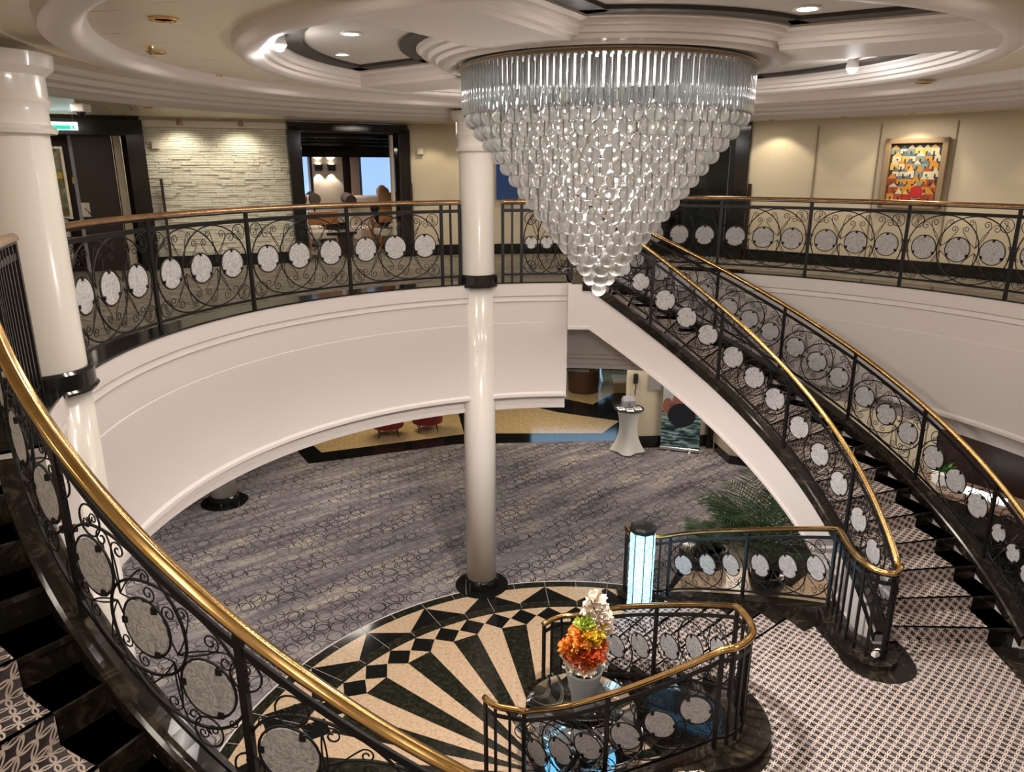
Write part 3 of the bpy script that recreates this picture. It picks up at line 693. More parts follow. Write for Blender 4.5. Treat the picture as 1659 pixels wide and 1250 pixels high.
# ------------------------------------------------------------------ railings
class Path:
    def __init__(s, pts):
        s.p = [Vector(q) for q in pts]; s.c = [0]
        for a_, b2_ in zip(s.p, s.p[1:]): s.c.append(s.c[-1] + hypot(b2_.x - a_.x, b2_.y - a_.y))
        s.L = s.c[-1]
    def at(s, d):
        c = s.c
        if d <= 0: i = 0
        elif d >= s.L: i = len(c) - 2
        else:
            lo_, hi = 0, len(c) - 1
            while hi - lo_ > 1:
                m_ = (lo_ + hi) // 2
                if c[m_] <= d: lo_ = m_
                else: hi = m_
            i = lo_
        t = (d - c[i]) / max(1e-9, c[i + 1] - c[i]); return s.p[i] + (s.p[i + 1] - s.p[i]) * t
    def slope(s, d):
        a_, b2_ = s.at(d - .15), s.at(d + .15); return (b2_.z - a_.z) / .3
    def tan(s, d):
        a_, b2_ = s.at(d - .05), s.at(d + .05); t = b2_ - a_; t.z = 0; return t.normalized()
    def span(s, d0, d1, step=.06):
        n = max(2, int((d1 - d0) / step) + 1); return [s.at(d0 + (d1 - d0) * i / n) for i in range(n + 1)]
def spiral(cx, cz, r0, a0, turns, r1=.012, n=16, sgn=1):
    return [(cx + (r0 + (r1 - r0) * (i / n)) * cos(a0 + sgn * turns * 2 * pi * i / n), cz + (r0 + (r1 - r0) * (i / n)) * sin(a0 + sgn * turns * 2 * pi * i / n)) for i in range(n + 1)]
def bez(p0, p1, p2, n=7): return [((1 - t) ** 2 * p0[0] + 2 * t * (1 - t) * p1[0] + t * t * p2[0], (1 - t) ** 2 * p0[1] + 2 * t * (1 - t) * p1[1] + t * t * p2[1]) for t in [i / n for i in range(n + 1)]]
def bay_lines(W_, Hh, rd):
    """local (a,b) lines about the bay centre; W_ clear width, Hh clear height"""
    L = []; hb = Hh / 2
    sx = W_ / 1.38
    for sg in (-1, 1):
        L.append(([(sg * W_ * .145 + W_ * .345 * cos(w * 2 * pi / 40), hb * sin(w * 2 * pi / 40)) for w in range(41)], .0085))
    for k in (-1, 0, 1):
        L.append(([(k * W_ * .328 + (rd + .012) * cos(w * 2 * pi / 24), (rd + .012) * sin(w * 2 * pi / 24)) for w in range(25)], .007))
    for mx in (-1, 1):
        for mz in (-1, 1):
            def f(pts): return [(mx * a_, mz * b2_) for a_, b2_ in pts]
            cr = .085; cx, cz = W_ / 2 - cr - .022, hb - cr - .01
            L.append((f([(cx + cr * cos(w * 2 * pi / 18), cz + cr * sin(w * 2 * pi / 18)) for w in range(19)]), .006))
            s1 = spiral(cx - .02, cz + .032, .035, -pi / 2, 1.3, .008, 12, 1); s2 = spiral(cx + .02, cz - .032, .035, pi / 2, 1.3, .008, 12, 1)
            L.append((f(s1), .0045)); L.append((f(s2), .0045)); L.append((f(bez((cx - .02, cz - .003), (cx, cz), (cx + .02, cz + .003), 2)), .0045))
            J = (W_ * .164, .03)
            for (cx2, cz2, r2, sg2) in ((W_ * .245, hb * .76, .052, 1), (W_ * .335, hb * .66, .055, -1), (W_ * .055, hb * .60, .045, -1), (W_ * .10, hb * .80, .040, 1)):
                L.append((f(scroll(J, (cx2, cz2), r2, sg2)), .0048))
            L.append((f(spiral(W_ / 2 - .03, .07, .03, -pi / 2, 1.2, .008, 10, 1)), .0045))
    return L
def scroll(J, c_, r0, sg, turns=1.35):
    dx, dz = J[0] - c_[0], J[1] - c_[1]; D = hypot(dx, dz); ph = atan2(dz, dx); al = math.acos(min(1, r0 / D)); th = ph + sg * al
    T = (c_[0] + r0 * cos(th), c_[1] + r0 * sin(th)); u = (T[0] - J[0], T[1] - J[1]); cr = (T[0] - c_[0]) * u[1] - (T[1] - c_[1]) * u[0]
    k = 1 if cr > 0 else -1; n = hypot(*u) * .10 * k
    mid = ((J[0] + T[0]) / 2 + u[1] / hypot(*u) * n, (J[1] + T[1]) / 2 - u[0] / hypot(*u) * n)
    return bez(J, mid, T, 6) + spiral(c_[0], c_[1], r0, th, turns, .010, 18, k)[1:]
RAILS = []
def railing(name, label, path, H, bays, hr_mat='brass', hw=.034, foot=0.0, rd=.150, posts=True, group='wrought iron railings', hand=(0, None), flat=False, sub=.135):
    """bays: (s0, s1, kind) kind 'scroll' | 'bars:n' | 'open'"""
    t = thing(name, label, 'railing', path.at(path.L / 2)); 
    h0 = hand[0]; h1 = hand[1] if hand[1] is not None else path.L
    pts = [p + Vector((0, 0, H)) for p in path.span(h0, h1)]
    pr_ = [(-hw, -.030), (-hw * 1.05, -.012), (-hw * .8, .004), (-hw * .45, .010), (-hw * .3, .018), (hw * .3, .018), (hw * .45, .010), (hw * .8, .004), (hw * 1.05, -.012), (hw, -.030)]
    MB().sweep(pts, pr_[::-1]).build('handrail', hr_mat, t, smooth='all')
    s0, s1 = bays[0][0], bays[-1][1]
    MB().sweep([p + Vector((0, 0, H - sub)) for p in path.span(s0, s1)], [(.009, -.022), (-.009, -.022), (-.009, .022), (.009, .022)]).build('upper_rail', 'black_iron', t)
    MB().sweep([p + Vector((0, 0, H - .045)) for p in path.span(s0, s1)], [(.016, -.008), (-.016, -.008), (-.016, .008), (.016, .008)]).build('support_strip', 'black_iron', t)
    MB().sweep([p + Vector((0, 0, .10)) for p in path.span(s0, s1)], [(.008, -.014), (-.008, -.014), (-.008, .014), (.008, .014)]).build('lower_rail', 'black_iron', t)
    ps = sorted(set([round(b2_[0], 4) for b2_ in bays] + [round(bays[-1][1], 4)]))
    for s in ps:
        p = path.at(s); tn = path.tan(s)
        MB().box((p.x, p.y, p.z + (H - .04 - foot) / 2 + foot / 2), (.042, .03, H - .04 + foot), atan2(tn.y, tn.x)).build('post', 'black_iron', t)
    for (a_, b2_, kind) in bays:
        if kind.startswith('bars'):
            n = int(kind.split(':')[1])
            for i in range(n):
                s = a_ + (b2_ - a_) * (i + 1) / (n + 1); p = path.at(s); tn = path.tan(s)
                MB().box((p.x, p.y, p.z + (H - .04) / 2), (.028, .022, H - .04), atan2(tn.y, tn.x)).build('bar', 'black_iron', t)
        elif kind == 'scroll':
            mid = (a_ + b2_) / 2; sl = path.slope(mid); th = math.atan(sl); Wc = (b2_ - a_ - .045) / cos(th); Hc = (H - sub - .022 - .115) * cos(th)
            vm = (H - sub - .022 + .115) / 2
            ct, sn = cos(th), sin(th)
            def pos(aa, bb, off=0):
                s = mid + aa * ct - bb * sn; p = path.at(mid + aa * ct)  # along-slope anchor
                q = path.at(s); z = path.at(mid + aa * ct).z + vm + bb * ct
                tn = path.tan(s); return Vector((q.x - tn.y * off, q.y + tn.x * off, z))
            r_ = min(rd, Wc * .118, Hc * .23)
            mb = MB()
            for pts_, rr_ in bay_lines(Wc, Hc, r_): mb.tube([pos(x, y) for x, y in pts_], rr_, 5 if rr_ > .006 else 4, caps=False)
            for k in (-1, 0, 1):
                tnm = path.tan(mid + k * Wc * .328 * ct)
                n = 28; d1 = [pos(k * Wc * .328 + r_ * cos(2 * pi * i / n), r_ * sin(2 * pi * i / n), .006) for i in range(n)]; d2 = [pos(k * Wc * .328 + r_ * cos(2 * pi * i / n), r_ * sin(2 * pi * i / n), -.006) for i in range(n)]
                dm = MB(); dm.add(d1 + d2, [tuple(range(n)), tuple(reversed(range(n, 2 * n)))] + [(i, n + i, n + (i + 1) % n, (i + 1) % n) for i in range(n)])
                dso = dm.build('glass_disc', 'etched_glass', t)
                for w in (pi / 2, pi * 7 / 6, pi * 11 / 6):
                    p = pos(k * Wc * .328 + r_ * .97 * cos(w), r_ * .97 * sin(w)); co = MB().box(p - t.location, (.030, .030, .034), 0).build('clip', 'black_iron', None); co.parent = dso; co.matrix_parent_inverse = Matrix.Identity(4)
                    co.location = (0, 0, 0); co.matrix_parent_inverse = Matrix.Translation(t.location)
            mb.build('scrollwork', 'black_iron', t, smooth='all')
    return t
# balcony rails
def arcpath(r, d0, d1, z, c=C): return Path(arc(r, d0, d1, z, int(abs(d1 - d0)) + 2, c))
def sdeg(r, d0, d): return r * R(abs(d - d0))
rl = 4.42; z0 = UF + .02
pth = arcpath(rl, 187.8, 110.3, z0); S = lambda d: sdeg(rl, 187.8, d)
railing('balcony_railing', 'curved iron balcony railing with round glass discs in front of the stone wall', pth, 1.15, [(S(187.8), S(169.6), 'scroll'), (S(169.6), S(150.8), 'scroll'), (S(150.8), S(131.8), 'scroll'), (S(131.8), S(113.9), 'scroll'), (S(113.9), S(110.4), 'bars:1')], 'bronze_rail')
pth = arcpath(rl, 102.2, 89.0, z0); S = lambda d: sdeg(rl, 102.2, d)
railing('balcony_railing', 'short iron balcony railing between the central column and the staircase top', pth, 1.15, [(S(102.2), S(98.6), 'bars:1'), (S(98.6), S(89.0), 'scroll')], 'bronze_rail')
rr2 = 6.17; pth = arcpath(rr2, 88.5, -8, z0); S = lambda d: sdeg(rr2, 88.5, d)
railing('balcony_railing', 'curved iron balcony railing on the right in front of the painting', pth, 1.15, [(S(x0), S(x1), 'scroll') for x0, x1 in ((88.5, 77.5), (77.5, 65.6), (65.6, 52.9), (52.9, 40.2), (40.2, 27.3), (27.3, 14.6), (14.6, 2), (2, -8))], 'bronze_rail')

# ------------------------------------------------------------------ staircases
def hel(r, deg, zoff, c, a0, sgn):
    """point on the nosing helix; deg measured from the top going down (positive)"""
    a_ = a0 + sgn * deg; return cp(r, a_, UF - deg / DSTEP * RISE + zoff, c)
def staircase(name, label, c, a0, sgn, nst, carpet):
    t = thing(name, label, 'staircase', cp((RI + RO) / 2, a0 + sgn * 45, 0, c))
    stp = MB(); cpt = MB(); n = 4
    def sector(mb, r0, r1, g0, g1, z0_, z1_, mi=0):
        if r1 <= r0: return
        pi_ = [cp(r0, a0 + sgn * (g0 + (g1 - g0) * i / n), 0, c) for i in range(n + 1)]; po = [cp(r1, a0 + sgn * (g0 + (g1 - g0) * i / n), 0, c) for i in range(n + 1)]
        poly = pi_ + po[::-1]
        ar = sum(poly[i].x * poly[(i + 1) % len(poly)].y - poly[(i + 1) % len(poly)].x * poly[i].y for i in range(len(poly)))
        if ar < 0: poly = poly[::-1]
        mb.prism(poly, z0_, z1_, mi)
    for k in range(1, nst):
        z = UF - RISE * k; g0, g1 = DSTEP * (k - 1), DSTEP * k
        sector(stp, RI + .02, RO - .02, g0 - .35, g1, z - .30, z)
        sector(stp, RI + .02, RO - .02, g0 - .35, g1 + .3, z - .03, z)
        sector(cpt, RI + carpet[0], RO - carpet[1], g0, g1 + .45, z, z + .012)
        sector(cpt, RI + carpet[0], RO - carpet[1], g1, g1 + .45, z - RISE, z + .012)
        if k == 1: sector(cpt, RI + carpet[0], RO - carpet[1], -.1, .45, z, UF + .012)
    sector(stp, RI - .05, RO + .02, -4.6 if sgn < 0 else -3, 0, UF - .3, UF + .003)
    stp.build('steps', 'dark_marble', t); cpt.build('carpet_runner', 'stair_carpet', t)
    end = DSTEP * (nst - 1) + 1.5
    for nm, r, w0, w1, face in (('inner_stringer', RI, -.08, .10, -1), ('outer_stringer', RO, -.12, .10, 1)):
        N = 60; pts = [cp(r, a0 - sgn * q, UF, c) for q in ((5.6, 4, 2) if sgn < 0 else (3, 1.5))] + [hel(r, end * i / N, 0, c, a0, sgn) for i in range(N + 1)]
        s_ = -sgn   # lateral sign: left of travel; travelling down with sgn=-1 is clockwise -> left is outward
        cap = [(w0 * s_, -.09), (w0 * s_, .03), ((w0 + .02) * s_, .045), ((w1 - .02) * s_, .045), (w1 * s_, .03), (w1 * s_, -.09)]
        body = [((w0 + .02) * s_, -.64), ((w0 + .02) * s_, .0), ((w1 - .03) * s_, .0), ((w1 - .03) * s_, -.64)]
        if s_ > 0: cap = cap[::-1]; body = body[::-1]
        so_ = MB().sweep(pts, body).build(nm, 'white_paint', t)
        cm = MB().sweep(pts[2:], cap).build('stringer_cap', 'dark_marble', None); cm.parent = so_; cm.matrix_parent_inverse = Matrix.Identity(4)
        b2 = MB().sweep(pts, [((w0 - .005) * s_, -.66), ((w0 - .005) * s_, -.62), ((w0 + .04) * s_, -.62), ((w0 + .04) * s_, -.66)]).build('edge_bead', 'white_paint', t) if face < 0 else None
    N = 60; pts = [hel((RI + RO) / 2, end * i / N, 0, c, a0, sgn) for i in range(N + 1)]; hwid = (RO - RI) / 2 - .02
    MB().sweep(pts, [(-hwid, -.66), (-hwid, -.62), (hwid, -.62), (hwid, -.66)]).build('soffit', 'white_paint', t)
    return t
staircase('staircase', 'curved carpeted staircase sweeping down on the right side with white underside', CR, A0R, -1, NST, (.14, .42))
staircase('staircase', 'curved carpeted staircase descending at the lower left next to the viewer', CL, A0L, 1, NST, (.36, .40))
def stairpath(r, c, a0, sgn, d0, d1, zo=.045): 
    n = int((d1 - d0)) + 2; return Path([hel(r, d0 + (d1 - d0) * i / n, zo, c, a0, sgn) for i in range(n + 1)])
SH = 1.035
# right staircase inner rail: posts at angles 86,70.4,52.5,33.9,13.4,-5.8
p_ = stairpath(RI, CR, A0R, -1, 0, 91.8); S = lambda d: RI * R(A0R - d)
railing('stair_railing', 'inner brass-topped railing of the right staircase', p_, SH, [(S(86), S(70.4), 'scroll'), (S(70.4), S(52.5), 'scroll'), (S(52.5), S(33.9), 'scroll'), (S(33.9), S(13.6), 'scroll'), (S(13.6), S(-5.8), 'scroll')])
p_ = stairpath(RO, CR, A0R, -1, 0, 88); S = lambda d: RO * R(A0R - d)
railing('stair_railing', 'outer brass-topped railing of the right staircase', p_, SH, [(S(86), S(74.5), 'scroll'), (S(74.5), S(61.2), 'scroll'), (S(61.2), S(48.6), 'scroll'), (S(48.6), S(35.3), 'scroll'), (S(35.3), S(22.0), 'scroll'), (S(22.0), S(8.0), 'scroll'), (S(8.0), S(-2), 'scroll')])
p_ = stairpath(3.3, CL, A0L, 1, -1, 84); S = lambda d: 3.3 * R(d - A0L + 1)
railing('stair_railing', 'large brass-topped railing of the left staircase in the foreground', p_, SH + .02, [(S(215.4), S(234.2), 'scroll'), (S(234.2), S(253.8), 'scroll'), (S(253.8), S(273), 'scroll'), (S(273), S(292), 'scroll')], hw=.040)
# bars between left column and the head of the left stair
p_ = arcpath(4.42, 199.5, 212.5, z0)
railing('balcony_railing', 'short railing of plain iron bars beside the left column', p_, 1.15, [(0, p_.L, 'bars:9')], 'bronze_rail')

# ------------------------------------------------------------------ landing and lower flights
NLR = 8; LR_ = LZ / NLR
edge = [Vector(q) for q in ((3.97, 6.60, 0), (3.74, 6.72, 0), (3.66, 7.05, 0), (3.74, 7.70, 0))]
apex = Vector((2.1, 5.95, 0)); ax = Vector((-.813, .582, 0)); axn = Vector((.582, .813, 0))
def mir(p): q = Vector(p) - apex; r_ = apex + ax * q.dot(ax) - axn * q.dot(axn); return Vector((r_.x, r_.y, p[2]))
lnd = [Vector((3.80, 7.75, 0)), Vector((2.36, 6.72, 0)), Vector((2.42, 6.1, 0)), Vector((2.2, 5.66, 0)), mir((2.36, 6.72, 0)), mir((3.80, 7.75, 0))] + [cp(RI + .1, d, 0, CL) for d in (285, 292, 300)] + [cp(RO + .2, 303, 0, CL), Vector((5.2, 2.2, 0)), Vector((7.2, 4.0, 0)), cp(RO + .1, -8, 0, CR), cp(RO, -3, 0, CR), cp(RI, -3, 0, CR)]
o = MB().prism(lnd, LZ - .25, LZ).build('floor', 'dark_marble'); struct(o, 'stair landing slab of dark marble')
lc = [Vector((3.575, 7.615, 0)), Vector((2.40, 6.765, 0)), Vector((2.46, 6.5, 0))] + [Vector((1.88 + .58 * cos(R(q)), 5.87 + .58 * sin(R(q)), 0)) for q in range(20, -100, -12)] + [mir((2.46, 6.5, 0)), mir((2.40, 6.765, 0)), mir((3.575, 7.615, 0)), Vector((2.4, 3.2, 0)), Vector((5.0, 2.4, 0)), Vector((6.6, 4.2, 0)), Vector((5.35, 6.0, 0)), cp(RO - .42, -6.6, 0, CR), cp(RO - .42, -.5, 0, CR), cp(RI + .2, -.5, 0, CR), Vector((4.44, 7.2, 0))] + [Vector((4.02 + .40 * cos(R(q)), 6.99 + .40 * sin(R(q)), 0)) for q in range(0, -196, -15)]
o = MB().prism(lc, LZ, LZ + .012).build('floor', 'stair_carpet'); struct(o, 'patterned cream and black carpet of the stair landing')
# flight between the far rail and the island
farO = [Vector(q) for q in ((3.80, 7.80, 0), (3.60, 8.35, 0), (3.31, 8.98, 0), (2.98, 9.6, 0), (2.6, 10.05, 0), (2.2, 10.35, 0))]
farI = [Vector(q) for q in ((2.36, 6.72, 0), (2.12, 6.95, 0), (1.78, 7.39, 0), (1.35, 7.95, 0), (1.0, 8.25, 0), (.62, 8.42, 0))]
pO, pI = Path(farO), Path(farI)
def flight(name, label, fm):
    t = thing(name, label, 'steps', fm(Vector((2.4, 8.6, 0))))
    sm_, cm = MB(), MB()
    for k in range(1, NLR):
        z = LZ - LR_ * k; u0, u1 = (k - 1) / (NLR - 1), k / (NLR - 1)
        def quad(a0_, a1_, w0, w1):
            O0, I0, O1, I1 = pO.at(pO.L * a0_), pI.at(pI.L * a0_), pO.at(pO.L * a1_), pI.at(pI.L * a1_)
            L_ = [O0.lerp(I0, w0), O0.lerp(I0, w1), O1.lerp(I1, w1), O1.lerp(I1, w0)]; L_ = [fm(q) for q in L_]
            ar = sum(L_[i].x * L_[(i + 1) % 4].y - L_[(i + 1) % 4].x * L_[i].y for i in range(4))
            return L_ if ar > 0 else L_[::-1]
        sm_.prism(quad(u0, u1, 0, 1), 0, z); cm.prism(quad(u0, min(1, u1 + .01), .15, .97), z, z + .012)
        cm.prism(quad(u1, u1 + .01, .15, .97), z - LR_, z + .012)
    sm_.build('steps', 'dark_marble', t); cm.build('carpet_runner', 'stair_carpet', t)
    return t
flight('lower_steps', 'carpeted steps from the landing to the floor beside the far curved rail', lambda q: q)
flight('lower_steps', 'carpeted steps from the landing on the near side of the flower table', lambda q: mir(q))
# far kerb + rail
def zl(P2, s0, z0_, s1, z1_):  # assign heights along a plan polyline by length
    pa = Path(P2); out = []
    n = 70
    for i in range(n + 1):
        s = pa.L * i / n; p = pa.at(s); z = z0_ if s <= s0 else z1_ if s >= s1 else z0_ + (z1_ - z0_) * (s - s0) / (s1 - s0)
        out.append(Vector((p.x, p.y, z)))
    return out
def smooth(pts, n=8):  # Catmull-Rom
    P = [Vector(p) for p in pts]; P = [P[0] * 2 - P[1]] + P + [P[-1] * 2 - P[-2]]; out = []
    for i in range(1, len(P) - 2):
        for k in range(n):
            t = k / n; a_, b2_, c_, d_ = P[i - 1], P[i], P[i + 1], P[i + 2]
            out.append(.5 * ((2 * b2_) + (c_ - a_) * t + (2 * a_ - 5 * b2_ + 4 * c_ - d_) * t * t + (3 * b2_ - a_ - 3 * c_ + d_) * t ** 3))
    out.append(P[-2]); return out
far = smooth([(4.18, 7.10, 0), (4.03, 6.93, 0), (3.86, 7.02, 0), (3.80, 7.35, 0), (3.87, 7.92, 0)]) + smooth([(3.87, 7.95, 0), (3.66, 8.48, 0), (3.31, 9.13, 0), (2.78, 9.98, 0), (2.40, 10.33, 0), (2.15, 10.42, 0), (1.97, 10.36, 0), (1.84, 10.5, 0), (1.83, 10.72, 0)])[1:]
pa = Path(far); 
def nearest(pa_, q):
    best = min(range(400), key=lambda i: (pa_.at(pa_.L * i / 399) - Vector(q)).length); return pa_.L * best / 399
sA, sB = nearest(pa, (3.87, 7.95, 0)), nearest(pa, (2.30, 10.40, 0))
fz = Path(zl(far, sA, LZ + .06, sB, .06))
MB_k = MB().sweep(fz.p, [(-.13, -1.6), (-.13, 0), (.13, 0), (.13, -1.6)])
MB_k.v = [(x, y, max(z, 0.0)) for x, y, z in MB_k.v]
tag(MB_k.build('marble_kerb', 'dark_marble'), 'dark marble kerb wall under the far curved rail', 'kerb')
nb = 8
railing('stair_railing', 'railing along the far lower steps ending at the lit crystal column', fz, 1.07, [(0.06, sA, 'bars:7'), (sA, sA + (sB - sA) * .48, 'scroll'), (sA + (sB - sA) * .48, sA + (sB - sA) * .94, 'scroll'), (sA + (sB - sA) * .94, fz.L, 'bars:5')])
# island
isl = [Vector(q) for q in ((-.30, 6.76, 0), (-.17, 6.62, 0), (.13, 6.53, 0))] + [Vector(q) for q in ((.36, 6.30, 0), (.61, 6.09, 0), (.99, 5.89, 0), (1.41, 5.75, 0), (1.86, 5.655, 0))] + [Vector(q) for q in ((2.07, 5.73, 0), (2.23, 5.95, 0), (2.20, 6.31, 0))] + [Vector(q) for q in ((1.98, 6.9, 0), (1.69, 7.39, 0), (1.29, 7.92, 0), (.80, 8.27, 0), (.56, 8.24, 0), (.39, 8.09, 0))]
isl = smooth(isl); ip = Path(isl)
q1, q2, q3, q4 = nearest(ip, (.13, 6.53, 0)), nearest(ip, (1.86, 5.655, 0)), nearest(ip, (2.20, 6.31, 0)), nearest(ip, (.78, 8.28, 0))
ipts = []
for i in range(121):
    s = ip.L * i / 120; p = ip.at(s); lo_z, hi_z = .06, LZ + .06
    z = lo_z if s < q1 else lo_z + (hi_z - lo_z) * (s - q1) / (q2 - q1) if s < q2 else hi_z if s < q3 else hi_z + (lo_z - hi_z) * (s - q3) / (q4 - q3) if s < q4 else lo_z
    ipts.append(Vector((p.x, p.y, z)))
iz = Path(ipts)
kk = MB().sweep(iz.p, [(-.26, -1.6), (-.26, 0), (.12, 0), (.12, -1.6)]); kk.v = [(x, y, max(z, 0.0)) for x, y, z in kk.v]
tag(kk.build('marble_kerb', 'dark_marble'), 'U-shaped dark marble kerb under the railing around the flower table', 'kerb')
m1 = (q1 + q2) / 2; m2 = (q3 + q4) / 2
railing('stair_railing', 'U-shaped brass-topped railing around the vase of flowers', iz, 1.07, [(0.02, q1, 'bars:2'), (q1, m1, 'scroll'), (m1, q2, 'scroll'), (q2, q3, 'bars:6'), (q3, m2, 'scroll'), (m2, q4, 'scroll'), (q4, iz.L - .02, 'bars:2')], rd=.14)

# ------------------------------------------------------------------ columns
def column(label, x, y, r, upper=True):
    t = thing('column', label, 'column', (x, y, 0))
    MB().lathe([(r, .0), (r, 5.0)], (x, y, 0), 40).build('lower_shaft', 'column_gloss', t, smooth='all')
    MB().lathe([(r + .19, 0.0), (r + .19, .012), (r + .03, .013), (r + .03, .16), (r + .01, .18), (r - .02, .18)], (x, y, 0), 40).build('base', 'black_marble', t, smooth=True)
    if upper:
        MB().lathe([(r, 5.0), (r, 6.85), (r + .02, 6.86), (r + .02, 6.88), (r, 6.89), (r, 7.02)], (x, y, 0), 40).build('upper_shaft', 'column_gloss', t, smooth=True)
        MB().lathe([(r - .01, 4.96), (r + .05, 4.96), (r + .065, 4.985), (r + .045, 5.0), (r + .045, 5.12), (r + .02, 5.14), (r - .01, 5.14)], (x, y, 0), 40).build('collar', 'black_gloss', t, smooth=True)
        MB().lathe([(r - .01, 6.84), (r + .05, 6.84), (r + .06, 6.87), (r + .02, 6.90), (r + .015, 7.0), (r + .045, 7.05), (r + .03, 7.08), (r + .03, 7.22), (r + .09, 7.27), (r + .10, 7.36), (r - .01, 7.36)], (x, y, 0), 40).build('capital', 'column_gloss', t, smooth=True)
    return t
cc = cp(4.5, 106.8); column('glossy white central column in front of the balcony', cc.x, cc.y, .245)
p = onz(68, 628, 4.97); column('large white column at the left edge of the picture', -3.60, 5.50, .30)
p = onz(364, 812, 0); column('white column foot seen under the left balcony', p.x, p.y, .27, False)

# ------------------------------------------------------------------ chandelier
cx, cy = .77, 6.55
ch_ = thing('chandelier', 'huge cone-shaped crystal chandelier of glass balls below a rim of glass rods', 'chandelier', (cx, cy, 7.4))
MB().lathe([(.001, 7.40), (1.16, 7.40), (1.19, 7.385), (1.19, 7.36), (1.14, 7.355), (.001, 7.355)], (cx, cy, 0), 80).build('canopy', 'white_plastic', ch_, smooth=True)
MB().tube([(cx + 1.19 * cos(2 * pi * i / 100), cy + 1.19 * sin(2 * pi * i / 100), 7.37) for i in range(100)], .012, 6, closed=True).build('hook_ring', 'wood_frame', ch_)
def meshof(mb, name, mats, smooth):
    o = mb.build(name, mats, None, smooth); me_ = o.data; bpy.data.objects.remove(o); return me_
rod = MB(); rod.lathe([(.001, 0), (.0115, 0), (.0115, -.34), (.007, -.352), (.001, -.352)], n=6)
rod_me = meshof(rod, 'crystal_rod', 'crystal_rod', 'all')
def inst(me_, name, loc, parent, rz=0):
    o = bpy.data.objects.new(name, me_); COL.objects.link(o); o.parent = parent
    o.location = Vector(loc) - Vector(parent.location); o.rotation_euler = (0, 0, rz); return o
rest = MB(); cnt = 0
rods = []
for (r_, n, dz) in ((1.175, 150, 0), (1.115, 140, -.02), (1.05, 70, -.03)):
    for i in range(n):
        w = 2 * pi * (i + .5 * (r_ < 1.15)) / n; rods.append((cx + r_ * cos(w), cy + r_ * sin(w), 7.37 + dz))
rods.sort(key=lambda p: p[1] - 0.0001 * p[0] + (0 if hypot(p[0] - cx, p[1] - cy) > 1.16 else 3))
for i, p in enumerate(rods):
    if i < 100: inst(rod_me, 'crystal_rod', p, ch_)
    else: rest.add([(v[0] + p[0], v[1] + p[1], v[2] + p[2]) for v in rod.v], rod.f)
o = rest.build('crystal_rods', 'crystal_rod', ch_, smooth='all'); o['kind'] = 'stuff'
bl = MB().ball((0, 0, 0), .065, 28, (1, 1, 1)); bl_me = meshof(bl, 'crystal_ball', 'crystal_ball', 'all')
bs = MB().ball((0, 0, 0), .065, 20, (1, 1, 1))
balls = []
NT = 16
for k in range(NT):
    f = k / (NT - 1); z = 6.985 - f * 1.40; r_ = 1.10 * (1 - f) ** .98
    n = max(1, int(2 * pi * r_ / .150)); 
    if k == NT - 2: n = 4
    if k == NT - 1: n = 1; r_ = 0
    for i in range(n):
        w = 2 * pi * (i + .5 * (k % 2)) / n; balls.append((cx + r_ * cos(w), cy + r_ * sin(w), z, k))
fb = sorted(balls, key=lambda p: (p[1] - cy) / max(.12, 1.10 * (1 - p[3] / 15)) + .0)
rest = MB(); cord = MB()
for i, p in enumerate(fb):
    if i < 100: inst(bl_me, 'crystal_ball', p[:3], ch_)
    else: rest.add([(v[0] + p[0], v[1] + p[1], v[2] + p[2]) for v in bs.v], bs.f)
    cord.tube([(p[0], p[1], p[2] - .058), (p[0], p[1], min(7.36, p[2] + .12))], .0030, 4, caps=False)
o = rest.build('crystal_balls', 'crystal_ball', ch_, smooth='all'); o['kind'] = 'stuff'
cord.build('wires', 'dark_fabric', ch_)
mb = MB()
for k in range(0, NT - 2):
    f = k / (NT - 1); z = 6.985 - f * 1.40 + .045; r_ = 1.10 * (1 - f) - .03
    if r_ > .05: mb.tube([(cx + r_ * cos(2 * pi * i / 48), cy + r_ * sin(2 * pi * i / 48), z) for i in range(48)], .006, 4, closed=True)
mb.build('tier_hoops', 'chrome', ch_)
blb = meshof(MB().ball((0, 0, 0), .028, 8), 'bulb', 'bulb', 'all')
for k in range(1, 13, 2):
    f = k / (NT - 1); z = 6.985 - f * 1.40 + .05; r_ = max(.02, 1.10 * (1 - f) - .24); n = max(1, int(r_ * 14))
    for i in range(n):
        w = 2 * pi * (i + .3 * k) / n; inst(blb, 'bulb', (cx + r_ * cos(w), cy + r_ * sin(w), z), ch_)
for i in range(26):
    w = 2 * pi * i / 26; inst(blb, 'bulb', (cx + .98 * cos(w), cy + .98 * sin(w), 7.2), ch_)

